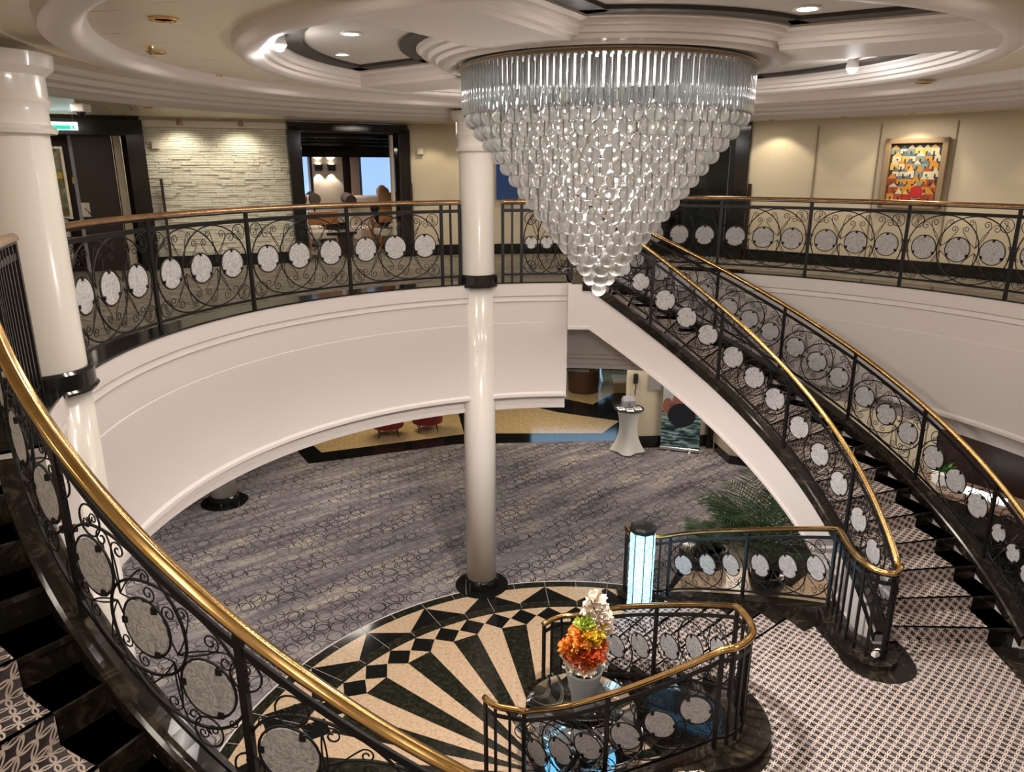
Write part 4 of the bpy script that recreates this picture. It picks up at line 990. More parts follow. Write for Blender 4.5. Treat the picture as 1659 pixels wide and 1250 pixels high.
# ------------------------------------------------------------------ ceiling fittings
def lamp_disc(x, y, z, r, label, mat='lamp_on', grp='ceiling downlights', rim='gold'):
    t = thing('downlight', label, 'ceiling light', (x, y, z), 0, grp)
    local(MB().lathe([(r * .72, .0), (r * .75, -.012), (r, -.012), (r * 1.02, 0.0)], n=24), 'rim', rim, t, 'all')
    local(MB().lathe([(.001, -.004), (r * .72, -.004)], n=20), 'diffuser', mat, t)
    return t
def spot(x, y, z, e, size=100, col=(1, .86, .68), blend=.5, rx=0, ry=0, soft=.05):
    l = bpy.data.lights.new('spot', 'SPOT'); l.energy = e; l.spot_size = R(size); l.spot_blend = blend; l.color = col; l.shadow_soft_size = soft
    o = bpy.data.objects.new('spot', l); o.location = (x, y, z); o.rotation_euler = (rx, ry, 0); COL.objects.link(o); return o
DL = [((265, 30), 7.46, .085, 'largest brass downlight near the top left of the ceiling'), ((253, 84), 7.46, .07, 'brass downlight just behind the left sprinkler'), ((350, 122), 7.46, .06, 'brass downlight left of the coffer rim'), ((490, 147), 7.46, .06, 'brass downlight below the left coffer rim'), ((195, 133), 7.44, .07, 'brass downlight in the outer ring at far left'), ((1497, 133), 7.44, .08, 'brass downlight right of the right sprinkler')]
for (px, z, r_, lab) in DL:
    p = onz(*px, z); lamp_disc(p.x, p.y, z, r_, lab, 'gold'); spot(p.x, p.y, z - .03, 18, 110)
for (px, z, r_, lab) in (((568, 53), 7.54, .075, 'lit downlight in the left coffer nearer the beam'), ((554, 87), 7.54, .065, 'lit downlight in the left coffer nearer the rim'), ((1308, 12), 7.54, .085, 'lit downlight in the top coffer')):
    p = onz(*px, z); lamp_disc(p.x, p.y, z, r_, lab, 'lamp_on', 'coffer downlights', 'white_plastic'); spot(p.x, p.y, z - .03, 22, 120)
for (px, lab) in (((728, 104), 'brass downlight left of the chandelier rim'), ((843, 78), 'brass downlight behind the chandelier rim at left'), ((1213, 96), 'brass downlight right of the chandelier rim')):
    p = onz(*px, 7.42); lamp_disc(p.x, p.y, 7.42, .055, lab, 'gold', 'chandelier ring downlights')
for (px, lab) in (((452, 70), 'bright white spotlight in the left coffer'), ((1381, 108), 'bright white spotlight in the right coffer')):
    p = onz(*px, 7.46); t = thing('spotlight', lab, 'spotlight', p, 0, 'bright coffer spotlights')
    local(MB().lathe([(.001, .06), (.04, .06), (.055, -.01), (.05, -.02)], n=20), 'housing', 'white_plastic', t, True)
    local(MB().ball((0, 0, -.015), .042, 14), 'lamp', 'lamp_bright', t, 'all')
    local(MB().tube([(0, 0, .05), (.06, 0, .07), (.06, 0, .09)], .008, 6), 'bracket', 'white_plastic', t)
    l = bpy.data.lights.new('spot_glow', 'POINT'); l.energy = 9; l.color = (.95, .95, 1); l.shadow_soft_size = .05
    o = bpy.data.objects.new('spot_glow', l); o.location = p - Vector((0, 0, .12)); COL.objects.link(o)
for (px, z, lab) in (((243, 76), 7.46, 'chrome fire sprinkler in the left part of the ceiling'), ((1439, 143), 7.44, 'chrome fire sprinkler in the right part of the ceiling'), ((212, 172), 7.40, 'chrome fire sprinkler beside the dome camera'), ((1612, 143), 7.44, 'flat brown sprinkler plate at the far right of the ceiling')):
    p = onz(*px, z); t = thing('sprinkler', lab, 'sprinkler', (p.x, p.y, z), 0)
    local(MB().lathe([(.001, 0), (.035, 0), (.03, -.01), (.001, -.012)], n=16), 'plate', 'gold', t)
    local(MB().lathe([(.012, -.01), (.014, -.05), (.001, -.055)], n=10), 'nozzle', 'wood_frame', t)
    local(MB().lathe([(.001, -.062), (.03, -.062), (.03, -.067), (.001, -.067)], n=12), 'deflector', 'chrome', t)
# wall washers on outer ceiling
for (px, z, lab) in (((130, 165), 7.40, 'small brass downlight above the exit sign'), ((175, 178), 7.40, 'small brass downlight beside the dome camera'), ((240, 174), 7.40, 'small brass downlight above the stone wall')):
    p = onz(*px, z); lamp_disc(p.x, p.y, z, .06, lab, 'gold', 'outer ring downlights')
for (x, y, lab) in ((289, 187, 'left track spot aimed at the stone wall'), (389, 192, 'right track spot aimed at the stone wall')):
    dd = (W['B'] - W['A']).normalized(); nn = Vector((dd.y, -dd.x, 0)); p = onplane(x, y, W['A'] + nn * .45, nn); p.z = 7.31
    t = thing('track_spot', lab, 'spotlight', p, 0, 'stone wall spots')
    local(MB().lathe([(.03, .05), (.03, .02), (.045, .01), (.045, -.05), (.001, -.05)], n=14), 'housing', 'wood_frame', t, True)
    s_ = spot(p.x, p.y, p.z - .06, 42, 120, (1, .92, .74), .8); s_.rotation_euler = (R(28), 0, atan2(dd.y, dd.x))
# painting washers
for (k, f, e) in (('H', .45, 24), ('J', .5, 24), ('L', .2, 16), ('I', .5, 3)):
    nxt = {'H': 'I', 'J': 'K', 'L': 'Mm', 'I': 'J'}[k]; a_ = W[k].lerp(W[nxt], f); dd = (W[nxt] - W[k]).normalized(); nn = Vector((dd.y, -dd.x, 0)); 
    if nn.y > 0: nn = -nn
    p = a_ + nn * .42; s_ = spot(p.x, p.y, 7.33, e, 105, (1, .86, .62), .25); s_.rotation_euler = (R(12), 0, atan2(dd.y, dd.x))
    lamp_disc(p.x, p.y, 7.40, .05, {'H': 'small downlight washing the wall beside the black portal', 'J': 'small downlight above the painting', 'L': 'small downlight at the far right wall', 'I': 'small downlight between the portal and the painting'}[k], 'lamp_on', 'wall washers')
for (s, e) in ((.3, 20), (.75, 14)):
    a_ = W['D'].lerp(W['E'], s); spot(a_.x, a_.y - .5, 7.33, e, 110, (1, .86, .62), .4)
spot(-2.2, 12.9, 7.33, 22, 120, (1, .85, .65)); spot(2.0, 13.6, 7.33, 14, 120, (1, .85, .65)); spot(5.6, 10.9, 7.33, 18, 120, (1, .85, .65)); spot(-4.6, 10.6, 7.33, 20, 120, (1, .85, .65))
# exit sign
p = lw(1.10, -.3, 7.22); t = thing('exit_sign', 'glowing green and white exit sign hanging above the left portal', 'sign', (p.x, p.y, 7.22), rzl + pi)
local(MB().box((0, 0, .0), (.50, .04, .11)), 'housing', 'sign_white', t)
local(MB().box((0, -.022, -.02), (.42, .01, .06)), 'green_face', 'sign_green', t)
mb = MB(); 
for sx in (-.2, .2): mb.tube([(sx, 0, .05), (sx, 0, .18)], .006, 5)
local(mb, 'hanger', 'chrome', t)
mb = MB(); mb.add([(-.19, -.029, .0), (-.19, -.029, -.04), (-.15, -.029, -.02)], [(0, 1, 2)]); mb.box((-.1, -.03, -.02), (.07, .004, .010)); mb.ball((.17, -.03, .0), .007, 8); mb.box((.17, -.03, -.014), (.010, .004, .018), 0); mb.box((.164, -.03, -.035), (.006, .004, .02)); mb.box((.178, -.03, -.035), (.006, .004, .02))
local(mb, 'symbols', 'sign_white', t)
p = onz(131, 176, 7.30); t = thing('dome_camera', 'white dome camera on the ceiling right of the exit sign', 'camera', (p.x, p.y, 7.28), 0)
local(MB().box((0, 0, .03), (.17, .17, .10)), 'housing', 'white_plastic', t, bevel=.02)
local(MB().ball((0, 0, -.03), .05, 14), 'dome', 'black_gloss', t, 'all')

# ------------------------------------------------------------------ flower table inside the U railing
tx, ty = .78, 7.03
t = thing('glass_table', 'round glass table with curved chrome and glass supports under the vase', 'table', (tx, ty, 0))
local(MB().lathe([(.001, .725), (.62, .725), (.63, .737), (.62, .75), (.001, .75)], n=48), 'tabletop', 'clear_glass', t, 'all')
for k in range(5):
    w = 2 * pi * k / 5 + .3; mb = MB()
    for dx in (-.04, .04):
        pts = []
        for i in range(15):
            f = i / 14; rr_ = .12 + .62 * sin(f * pi * .62); z = .02 + f * .70; a_ = w + .5 * f
            pts.append((rr_ * cos(a_) - dx * sin(a_), rr_ * sin(a_) + dx * cos(a_), z))
        mb.tube(pts, .012, 6)
    local(mb, 'chrome_leg', 'chrome', t, 'all')
    mb = MB(); pa_, pb_ = [], []
    for i in range(13):
        f = i / 12; rr_ = .1 + .50 * sin(f * pi * .62); z = .03 + f * .66; a_ = w + .5 + .5 * f
        pa_.append((rr_ * cos(a_), rr_ * sin(a_), z)); pb_.append((rr_ * cos(a_ + .16), rr_ * sin(a_ + .16), z))
    n_ = 13; vs = pa_ + pb_ + [(x * .95, y * .95, z) for x, y, z in pb_] + [(x * .95, y * .95, z) for x, y, z in pa_]
    fs = []
    for i in range(n_ - 1):
        for q in range(4): a2, b2 = q * n_, ((q + 1) % 4) * n_; fs.append((a2 + i, a2 + i + 1, b2 + i + 1, b2 + i))
    mb.add(vs, fs); local(mb, 'glass_fin', 'vase_glass', t)
local(MB().lathe([(.30, .02), (.42, .02), (.42, .07), (.30, .07)], n=40, close=True), 'lit_ring', 'blue_glow', t, True)
local(MB().lathe([(.001, 0), (.55, 0), (.55, .02), (.001, .02)], n=40), 'base_plate', 'black_gloss', t)
# vase
t = thing('vase', 'tall frosted glass vase on the round glass table', 'vase', (tx + .02, ty - .02, .75))
local(MB().lathe([(.001, 0), (.11, 0), (.115, .02), (.14, .2), (.18, .4), (.205, .52), (.21, .55), (.195, .55), (.17, .4), (.13, .2), (.10, .03), (.001, .03)], n=32), 'body', 'vase_glass', t, 'all')
fl = thing('flower_bouquet', 'tall bouquet of red, orange, yellow and cream flowers in the frosted vase', 'flowers', (tx + .02, ty - .02, 1.28))
def bloom(mb, c, r, n, rs_):
    for i in range(n):
        th_, ph_ = rs_.uniform(0, 2 * pi), rs_.uniform(-.3, 1.3); d_ = Vector((cos(th_) * cos(ph_), sin(th_) * cos(ph_), sin(ph_)))
        sd = d_.orthogonal().normalized(); u_ = d_.cross(sd); p0 = Vector(c) + d_ * r * .2; w_ = r * .34
        mb.add([p0, p0 + d_ * r * .6 + sd * w_, p0 + d_ * r * 1.05 + u_ * r * .15, p0 + d_ * r * .6 - sd * w_, p0 + d_ * r * .5 + u_ * w_ * .5], [(0, 1, 4), (1, 2, 4), (2, 3, 4), (3, 0, 4)])
rs_ = random.Random(5)
groups = [('petal_cream', [(-.17, 0, .12), (.16, -.05, .16), (-.1, -.12, .08), (.2, .08, .28), (.0, -.18, .1)], .11, 40), ('petal_red', [(-.12, -.12, .22), (.0, -.17, .2), (.12, -.12, .24), (.15, -.02, .34), (-.05, -.14, .34), (-.2, -.02, .3), (.06, .1, .3), (.05, -.16, .3)], .11, 46), ('petal_orange', [(-.22, -.08, .36), (-.14, -.1, .44), (-.06, -.12, .5), (-.02, -.16, .14), (.08, -.08, .46), (-.1, .04, .5), (-.06, -.08, .6)], .10, 44), ('petal_yellow', [(.08, -.1, .48), (.13, -.08, .58), (.04, -.1, .62), (.15, .0, .66), (.06, -.03, .7)], .09, 44), ('petal_green', [(-.02, -.06, .76), (.04, -.04, .78), (-.06, 0, .72)], .08, 36), ('petal_cream', [(.14, .02, .78), (.2, .0, .70), (.12, .04, .88), (.17, .04, .96), (.1, .05, 1.04), (.22, .02, .84), (.06, .05, .92), (.24, .04, .60), (.14, .06, 1.12)], .10, 42)]
for (mat, cs, r_, n) in groups:
    for c_ in cs: 
        mb = MB(); bloom(mb, (c_[0] * .86, c_[1] * .86, .06 + c_[2] * .70), r_, n, rs_); o = local(mb, 'flower', mat, fl)
mb = MB()
for i in range(14):
    w = 2 * pi * i / 14; mb.tube([(.05 * cos(w), .05 * sin(w), -.46), (.10 * cos(w), .10 * sin(w), .2), (.06 * cos(w) + .05, .06 * sin(w), .6)], .006, 4)
local(mb, 'stems', 'palm_green', fl)

# lit crystal column
lx, ly = 1.98, 10.12
t = thing('crystal_light_column', 'glowing pale blue crystal column with black cap at the foot of the far rail', 'lamp', (lx, ly, 0))
local(MB().lathe([(.001, 0), (.26, 0), (.26, .05), (.001, .05)], n=8), 'base', 'black_gloss', t)
mb = MB(); 
rs_ = random.Random(2)
for k in range(8):
    w = 2 * pi * k / 8 + pi / 8
    for j in range(24):
        c_ = (.165 * cos(w), .165 * sin(w), .075 + j * .054); mb.box(c_, (.03 + rs_.uniform(0, .014), .125, .049), w)
mb.lathe([(.13, .05), (.13, 1.37)], n=16); local(mb, 'crystal_body', 'lit_crystal', t)
mb = MB()
for k in range(8):
    w = 2 * pi * k / 8; mb.tube([(.19 * cos(w), .19 * sin(w), .05), (.19 * cos(w), .19 * sin(w), 1.38)], .008, 5)
local(mb, 'edge_rods', 'black_iron', t)
local(MB().lathe([(.001, 1.37), (.205, 1.37), (.205, 1.43), (.17, 1.46), (.03, 1.475), (.001, 1.50)], n=8), 'cap', 'black_plastic', t)
l = bpy.data.lights.new('column_glow', 'POINT'); l.energy = 8; l.color = (.35, .75, 1); l.shadow_soft_size = .2
o = bpy.data.objects.new('column_glow', l); o.location = (lx, ly - .5, .8); COL.objects.link(o)

# ------------------------------------------------------------------ palms
def palm(name, label, x, y, z, nf, L, seed, rise=.9, pot=True, stem=.4):
    rs_ = random.Random(seed); t = thing(name, label, 'plant', (x, y, z))
    if pot:
        local(MB().lathe([(.001, 0), (.22, 0), (.27, .12), (.30, .30), (.27, .34), (.25, .33), (.001, .31)], n=24), 'pot', 'black_gloss', t, 'all')
        local(MB().lathe([(.001, .325), (.25, .325)], n=20), 'soil', 'soil', t)
    for k in range(nf):
        w = 2 * pi * k / nf + rs_.uniform(-.3, .3); ln = L * rs_.uniform(.75, 1.15); up = rs_.uniform(.5, 1.2) * rise
        pts = []
        for i in range(13):
            f = i / 12; rad = ln * .72 * f ** 1.15; zz = .3 + stem * f + ln * up * (f - .62 * f * f * 1.1)
            pts.append(Vector((rad * cos(w), rad * sin(w), zz)))
        mb = MB(); mb.tube(pts, [.012 * (1 - .8 * i / 12) for i in range(13)], 4, mi=1)
        side = Vector((-sin(w), cos(w), 0))
        for i in range(3, 13):
            for sub in (0, .5):
                if i + sub > 12: continue
                f = (i + sub) / 12; p = pts[i] if sub == 0 else pts[i].lerp(pts[min(12, i + 1)], .5)
                tn = (pts[min(12, i + 1)] - pts[i - 1]).normalized(); ll = ln * .30 * sin(pi * min(1, f * .9 + .1)) + .05
                for sg in (-1, 1):
                    d_ = (side * sg * .8 + tn * .75 + Vector((0, 0, -.12 + rs_.uniform(-.1, .1)))).normalized(); wd = tn * .011
                    q = p + d_ * ll + Vector((0, 0, -.05 * ll))
                    mb.add([p - wd, p + wd, p + d_ * ll * .5 + wd * 1.1, q, p + d_ * ll * .5 - wd * 1.1], [(0, 1, 2, 3, 4)], 0)
        local(mb, 'frond', ['palm_green', 'palm_stem'], t)
    return t
p = onz(1243, 965, 0); palm('potted_palm', 'large bushy dark green palm in a black pot behind the lower steps', p.x + .02, p.y + .15, 0, 30, 1.55, 4, 1.35, stem=.6)
p = onz(1155, 925, 0); palm('potted_palm', 'small spindly palm in a black pot next to the lit column', p.x, p.y + .2, 0, 12, .75, 9, .8, stem=.25)
p = onz(1275, 800, 0); palm('potted_palm', 'palm with tall fronds standing under the edge of the right staircase', p.x, p.y, 0, 13, 1.5, 11, 1.2, stem=.6)
p = onz(1140, 905, 0); 
tk = thing('planter', 'round dark planter of reed grass beside the small palm', 'planter', (p.x - .05, p.y - .1, 0))
local(MB().lathe([(.001, 0), (.36, 0), (.42, .16), (.40, .28), (.36, .27), (.001, .24)], n=28), 'bowl', 'dark_marble', tk, 'all')
mb = MB(); rs_ = random.Random(8)
for i in range(60):
    w, q = rs_.uniform(0, 2 * pi), rs_.uniform(0, .3); h = rs_.uniform(.2, .45); dx, dy = rs_.uniform(-.15, .15), rs_.uniform(-.15, .15)
    mb.tube([(q * cos(w), q * sin(w), .22), (q * cos(w) + dx * .5, q * sin(w) + dy * .5, .22 + h * .7), (q * cos(w) + dx, q * sin(w) + dy, .22 + h)], [.006, .005, .001], 3)
local(mb, 'grass', 'palm_stem', tk)['kind'] = 'stuff'

# ------------------------------------------------------------------ lower lounge and far objects
p = onz(1016, 730, 0); t = thing('cocktail_table', 'tall round table in a white stretch cover with leaflets on it', 'table', (p.x, p.y, 0))
n = 32; rings = []
for i in range(13):
    f = i / 12; z = .03 + f * 1.05; rw = .30 * (1 - .32 * sin(pi * min(1, f * 1.02)) ** .8) ; ring = []
    for k in range(n):
        a_ = 2 * pi * k / n; flare = (1 - f) ** 3 * .13 * abs(cos(2 * a_ + .4)) ** 2; ring.append(((rw + flare) * cos(a_), (rw + flare) * sin(a_), z - (1 - f) ** 6 * .0))
    rings += ring
mb = MB(); mb.add(rings, [(i * n + k, i * n + (k + 1) % n, (i + 1) * n + (k + 1) % n, (i + 1) * n + k) for i in range(12) for k in range(n)] + [tuple(range(12 * n, 13 * n))])
local(mb, 'stretch_cover', 'white_fabric', t, 'all')
local(MB().lathe([(.001, 1.08), (.36, 1.08), (.36, 1.10), (.001, 1.10)], n=32), 'top', 'black_plastic', t)
mb = MB(); b0 = (p.x, p.y)
for i, (dx, dy, rz_, lab) in enumerate(((-.20, -.06, .1, 'open leaflet lying at the left of the white table'), (.0, -.17, -.05, 'leaflet lying at the front of the white table'), (.20, -.05, .1, 'leaflet lying at the right of the white table'))):
    o = MB().box((0, 0, .004), (.165, .24, .008)).build('leaflet', 'paper'); o.location = (b0[0] + dx, b0[1] + dy, 1.10); o.rotation_euler = (0, 0, rz_); tag(o, lab, 'leaflet', 'leaflets on the white table')
    o2 = local(MB().box((0, .03, .0085), (.12, .08, .001)), 'print', 'print_dark', o)
t = thing('card_box', 'grey box with a slanted top standing on the leaflet table', 'box', (p.x, p.y + .1, 1.10), .1)
mb = MB(); mb.prism([(-.15, -.08), (.15, -.08), (.15, .12), (-.15, .12)], 0, .16); mb.add([(-.15, -.08, .16), (.15, -.08, .16), (.15, .12, .16), (-.15, .12, .16), (-.11, .0, .24), (.11, .0, .24), (.11, .12, .24), (-.11, .12, .24)], [(0, 1, 5, 4), (1, 2, 6, 5), (2, 3, 7, 6), (3, 0, 4, 7), (4, 5, 6, 7)])
local(mb, 'case', 'grey_plastic', t); local(MB().lathe([(.001, 0), (.02, 0), (.02, .01), (.001, .01)], n=12).xf(Matrix.Translation((0, -.082, .08)) @ Matrix.Rotation(pi / 2, 4, 'X')), 'lock', 'black_plastic', t)
# telephone on the wall
p = onplane(1030, 613, P0 + Vector((0, -.03, 0)), (0, 1, 0)); t = thing('telephone', 'black wall telephone handset with hanging cord on the beige wall', 'telephone', p)
local(MB().box((0, 0, 0), (.12, .06, .26)), 'handset', 'black_plastic', t, bevel=.03)
local(MB().tube([(0, -.01, -.12), (.01, -.02, -.22), (-.01, -.02, -.30), (0, -.02, -.42)], .014, 6), 'cord', 'black_plastic', t, 'all')
p = onplane(1064, 618, P0 + Vector((0, -.03, 0)), (0, 1, 0)); tag(MB().box(p, (.28, .02, .40)).build('notice_board', 'grey_plastic'), 'small grey notice on the beige wall partly hidden by the stair', 'notice')
# roll-up banner
a_ = onz(1068, 727, 0); b2_ = onz(1133, 734, 0); a_.y -= .0; dd = (b2_ - a_); Lb = dd.length; dd.normalize(); nb_ = Vector((dd.y, -dd.x, 0)); bc = (a_ + b2_) / 2; rzb = atan2(dd.y, dd.x)
t = thing('roll_up_banner', 'roll-up banner printed with a dark figure in rippling water', 'banner', (bc.x, bc.y, 0), rzb)
local(MB().box((0, 0, .07), (Lb, .14, .09)), 'base', 'chrome', t, bevel=.02)
mb = MB(); mb.box((-.25, -.02, .012), (.06, .3, .025)); mb.box((.25, -.02, .012), (.06, .3, .025)); local(mb, 'feet', 'chrome', t)
m, nt, b = newmat('banner_water'); v = coords(nt, (1.2, 1, 7)); f = noise(nt, v, 2.2, 4, .6, .6)
nt.links.new(ramp(nt, f, [(.42, (.01, .02, .025)), (.50, (.05, .13, .14)), (.56, (.35, .50, .50))]), b.inputs['Base Color']); b.inputs['Roughness'].default_value = .5
simple('banner_sky', (.48, .52, .50), .5); simple('banner_skin', (.33, .13, .09), .5); simple('banner_hair', (.012, .014, .022), .6)
local(MB().box((0, 0, .58), (Lb * .96, .008, .92)), 'print_water', 'banner_water', t)
local(MB().box((0, 0, 1.52), (Lb * .96, .008, .96)), 'print_sky', 'banner_sky', t)
mb = MB()
def ell(cx_, cz_, a2, b2, mi, off=-.006, n=24): mb.add([(cx_ + a2 * cos(2 * pi * i / n), off, cz_ + b2 * sin(2 * pi * i / n)) for i in range(n)], [tuple(range(n))], mi)
ell(0, 1.25, .24, .26, 1, -.006); ell(0, 1.05, .30, .20, 1, -.007); ell(-.34, 1.13, .12, .2, 1, -.0065); ell(.34, 1.13, .12, .2, 1, -.0065); ell(0, .92, .33, .30, 0, -.008)
for k in range(14): mb.add([(-.30 + k * .045, -.0085, 1.10 + .04 * (k % 3)), (-.28 + k * .045, -.0085, 1.10 + .04 * (k % 3)), (-.29 + k * .045, -.0085, 1.22)], [(0, 1, 2)], 0)
local(mb, 'print_figure', ['banner_hair', 'banner_skin'], t)
# armchair brown
def tubchair(name, label, x, y, rz, mat, r=.38, h=.78, seat='cream_fabric', legs=False, grp=None, scale=1):
    t = thing(name, label, 'chair', (x, y, 0), rz, grp)
    z0_ = .24 if legs else .04; n = 26; vs = []
    for i in range(n + 1):
        w = R(-205) + R(230) * i / n
        for rr_, zz in ((r, z0_), (r * 1.06, h - .05 * abs(sin(w / 1)) * 0), (r * 1.0, h + .02), (r * .86, h - .01), (r * .80, z0_ + .1)): vs.append((rr_ * cos(w), rr_ * sin(w), zz if zz < h - .1 else zz - .14 * max(0, sin(w)) ** 1))
    fs = [(i * 5 + k, (i + 1) * 5 + k, (i + 1) * 5 + (k + 1) % 5, i * 5 + (k + 1) % 5) for i in range(n) for k in range(5)] + [(4, 3, 2, 1, 0), tuple(n * 5 + k for k in range(5))]
    mb = MB(); mb.add(vs, fs); local(mb, 'backrest', mat, t, True)
    local(MB().lathe([(.001, z0_), (r * .84, z0_), (r * .86, z0_ + .18), (r * .80, z0_ + .22), (.001, z0_ + .23)], n=28), 'seat', seat, t, True)
    if legs:
        for k in range(4):
            w = pi / 4 + k * pi / 2; local(MB().tube([(r * .75 * cos(w), r * .75 * sin(w), z0_), (r * .9 * cos(w), r * .9 * sin(w), 0)], [.022, .012], 8), 'leg', 'black_plastic', t)
    else:
        local(MB().lathe([(.001, 0), (r * .9, 0), (r * .9, .05), (.001, .05)], n=28), 'base', mat, t)
    return t
p = onz(947, 640, 0); tubchair('tub_armchair', 'brown leather tub armchair with cream seat in the far lounge', p.x, p.y + .5, R(35), 'leather_brown', .47, .70)
p = onz(1012, 632, 0); tk = thing('ottoman', 'low cream and wood bench at the right of the lounge', 'seat', (p.x + .1, p.y, 0))
local(MB().box((0, 0, .36), (1.0, .6, .16)), 'cushion', 'cream_fabric', tk, bevel=.05); local(MB().box((0, 0, .14), (.95, .55, .28)), 'base', 'wood_frame', tk)
p = onz(995, 640, 0); tk = thing('glass_side_table', 'blue-lit clear glass table beside the brown armchair', 'table', (p.x - .35, p.y + 1.7, 0))
local(MB().lathe([(.001, .70), (.30, .70), (.30, .72), (.001, .72)], n=24), 'top', 'lounge_white', tk)
for k in range(4):
    w = pi / 4 + k * pi / 2; local(MB().tube([(.24 * cos(w), .24 * sin(w), .70), (.15 * cos(w), .15 * sin(w), .35), (.24 * cos(w), .24 * sin(w), 0)], .02, 6), 'leg', 'lounge_white', tk)
p = onz(945, 640, 0); tk = thing('bar_counter', 'blue-lit counter behind the brown armchair', 'counter', (p.x + .3, p.y + 3.2, 0))
local(MB().box((0, 0, .45), (2.4, .4, .9)), 'front', 'dark_door', tk); local(MB().box((0, 0, .95), (2.5, .5, .08)), 'lit_top', 'blue_glow', tk); 
l = bpy.data.lights.new('lounge_glow', 'AREA'); l.shape = 'RECTANGLE'; l.size = 3; l.size_y = 1; l.energy = 22; l.color = (.45, .72, 1); o = bpy.data.objects.new('lounge_glow', l); o.location = (p.x, p.y + 2.6, 2.6); o.rotation_euler = (R(-55), 0, 0); COL.objects.link(o)
wallpath([Vector((-6, 25.2, 0)), Vector((8, 25.2, 0))], 0, 3.2, .1, 'dark_door', 'wall_lounge_back', None)
for i, (px, lab) in enumerate((((628, 706), 'left one of two dark red chairs seen under the balcony'), ((692, 698), 'right one of two dark red chairs seen under the balcony'))):
    p = onz(*px, 0); tubchair('red_chair', lab, p.x, p.y + .12, R(10), 'red_fabric', .40, .80, 'red_fabric', True, 'red chairs under the balcony')
p = onz(660, 690, 0); tk = thing('dark_table', 'low black table behind the two red chairs', 'table', (p.x, p.y + 1.2, 0))
local(MB().box((0, 0, .62), (1.6, .8, .05)), 'tabletop', 'black_gloss', tk); local(MB().box((0, 0, .3), (1.3, .5, .6)), 'base', 'black_gloss', tk)
p = onz(594, 693, 0); tag(MB().box((p.x, p.y + .2, .15), (.3, .5, .3)).build('black_plinth', 'black_gloss'), 'low black plinth left of the red chairs', 'plinth')
# right side: reception counter with white planter
a_ = cp(8.9, 40); b2_ = cp(8.6, 10)
pts = [cp(9.2, d) for d in (43, 38, 33, 28, 22, 16, 10)]
tk = thing('reception_counter', 'long dark counter with brown granite top under the right balcony', 'counter', cp(9.2, 30))
MB().sweep([Vector((q.x, q.y, 0)) for q in pts], [(-.3, 0), (-.3, 1.02), (.3, 1.02), (.3, 0)][::-1]).build('body', 'black_gloss', tk)
MB().sweep([Vector((q.x, q.y, 1.02)) for q in pts], [(-.36, 0), (-.36, .05), (.5, .05), (.5, 0)][::-1]).build('counter_top', 'granite_top', tk)
MB().sweep([Vector((q.x, q.y, 1.0)) for q in pts], [(-.305, 0), (-.305, .02), (-.37, .02), (-.37, 0)][::-1]).build('metal_edge', 'chrome', tk)
mb = MB(); rs_ = random.Random(12)
for i in range(26):
    d_ = rs_.uniform(12, 42); a2 = cp(8.885, d_, rs_.uniform(.1, .95)); b3 = cp(8.885, d_ + rs_.uniform(-3, 3), rs_.uniform(.1, .95)); mb.tube([a2, b3], .005, 3)
mb.build('copper_lines', 'wood_frame', tk)
o = MB().sweep([Vector((q.x, q.y, 0)) for q in [cp(10.4, d) for d in (43, 35, 28, 20, 10, -5, -20)]], [(0, 0), (-.1, 0), (-.1, 4.5), (0, 4.5)]).build('wall_counter', 'dark_door'); struct(o, 'dark wall behind the reception counter')
p = cp(9.25, 40.2); tk = thing('white_planter', 'white pot with a small green plant on the reception counter', 'planter', (p.x, p.y, 1.07))
local(MB().box((0, 0, .12), (.28, .28, .24)), 'pot', 'white_plastic', tk, bevel=.02)
mb = MB()
for i in range(40):
    w, e_ = rs_.uniform(0, 2 * pi), rs_.uniform(.2, 1.3); d_ = Vector((cos(w) * cos(e_), sin(w) * cos(e_), sin(e_))); q = Vector((0, 0, .24)); s_ = d_.orthogonal().normalized() * .025; mb.add([q, q + d_ * .12 + s_, q + d_ * .24, q + d_ * .12 - s_], [(0, 1, 2, 3)])
simple('leaf_green', (.09, .30, .04), .5); local(mb, 'leaves', 'leaf_green', tk)
tag(MB().box(cp(9.3, 36.5, 1.10), (.9, .10, .05), R(125)).build('light_bar', 'sign_white'), 'bright white strip light on the counter beside the white planter', 'lamp')
# small white tag on newel foot
tag(MB().box((3.98, 6.95, LZ + .13), (.09, .05, .07), .4).build('paper_tag', 'paper'), 'small white paper tag at the foot of the newel bars', 'tag')

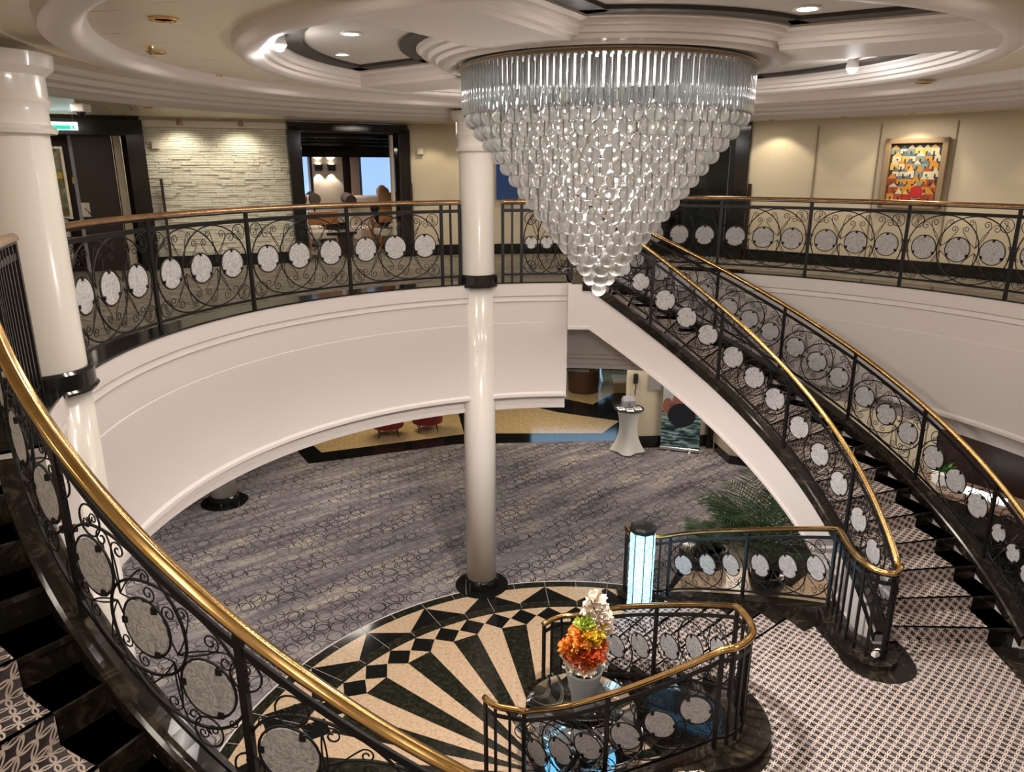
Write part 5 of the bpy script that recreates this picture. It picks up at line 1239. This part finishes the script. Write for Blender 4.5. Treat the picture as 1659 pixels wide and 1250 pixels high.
# ------------------------------------------------------------------ lights
w = bpy.data.worlds.new('world'); SC.world = w; w.use_nodes = True; w.node_tree.nodes['Background'].inputs[0].default_value = (.9, .85, .8, 1); w.node_tree.nodes['Background'].inputs[1].default_value = .05
def point(x, y, z, e, col, soft=.1):
    l = bpy.data.lights.new('lamp', 'POINT'); l.energy = e; l.color = col; l.shadow_soft_size = soft
    o = bpy.data.objects.new('lamp', l); o.location = (x, y, z); COL.objects.link(o); return o
point(cx, cy, 7.0, 78, (1, .95, .9), .10); point(cx, cy, 6.5, 56, (1, .95, .9), .10); point(cx, cy, 5.42, 100, (1, .93, .87), .12); spot(cx, cy, 5.44, 640, 150, (1, .94, .90), .5, soft=.1)  # lowest point and spot are added in mid-air to spread the chandelier's light
def area(x, y, z, e, col, sx, sy=None, rot=(0, 0, 0)):
    l = bpy.data.lights.new('panel', 'AREA'); l.energy = e; l.color = col; l.shape = 'RECTANGLE'; l.size = sx; l.size_y = sy or sx  # soft fill lights added for brightness, no fitting behind them
    o = bpy.data.objects.new('panel', l); o.location = (x, y, z); o.rotation_euler = rot; COL.objects.link(o); return o
for d in (-166, -76, 14, 104):
    for dd in (-18, 18): p = cp(2.1, d + dd); area(p.x, p.y, 7.50, 12, (1, .93, .86), .35)
for k in range(12):
    p = cp(3.35, -90 + 30 * k); area(p.x, p.y, 7.42, 15, (1, .90, .80), .3)
for k in range(16):
    p = cp(6.9, -90 + 22.5 * k); area(p.x, p.y, 7.36, 17, (1, .89, .76), .5)
for (d, r_) in ((150, 8), (120, 9), (82, 10.5), (66, 10.3), (45, 8.5), (20, 8), (180, 7.5), (-40, 8), (-90, 8)):
    p = cp(r_, d); area(p.x, p.y, 2.98, 66, (1, .90, .80), 1.2)
area(-3.5, 19, 2.9, 60, (1, .8, .5), 1.5); area(1.0, 19, 2.9, 60, (1, .85, .65), 1.5)
area(-1.6, .9, 7.36, 30, (1, .89, .74), .5); area(.6, .2, 7.36, 22, (1, .89, .76), .5)  # extra fill added near the viewer to brighten the left steps
q = lo(Lo / 2, 2.0, 7.0); area(q.x, q.y, 7.0, 36, (1, .85, .75), 1.0)
q = lw(1.8, .4, 7.05); area(q.x, q.y, 7.05, 4, (1, .85, .7), .4)

# ------------------------------------------------------------------ render look
SC.view_settings.view_transform = 'Standard'; SC.view_settings.look = 'None'; SC.view_settings.exposure = -0.15; SC.view_settings.gamma = 1; SC.view_settings.use_curve_mapping = False
SC.cycles.max_bounces = 7; SC.cycles.diffuse_bounces = 4; SC.cycles.glossy_bounces = 3; SC.cycles.transmission_bounces = 6; SC.cycles.transparent_max_bounces = 6
SC.cycles.caustics_reflective = False; SC.cycles.caustics_refractive = False; SC.cycles.sample_clamp_indirect = 6
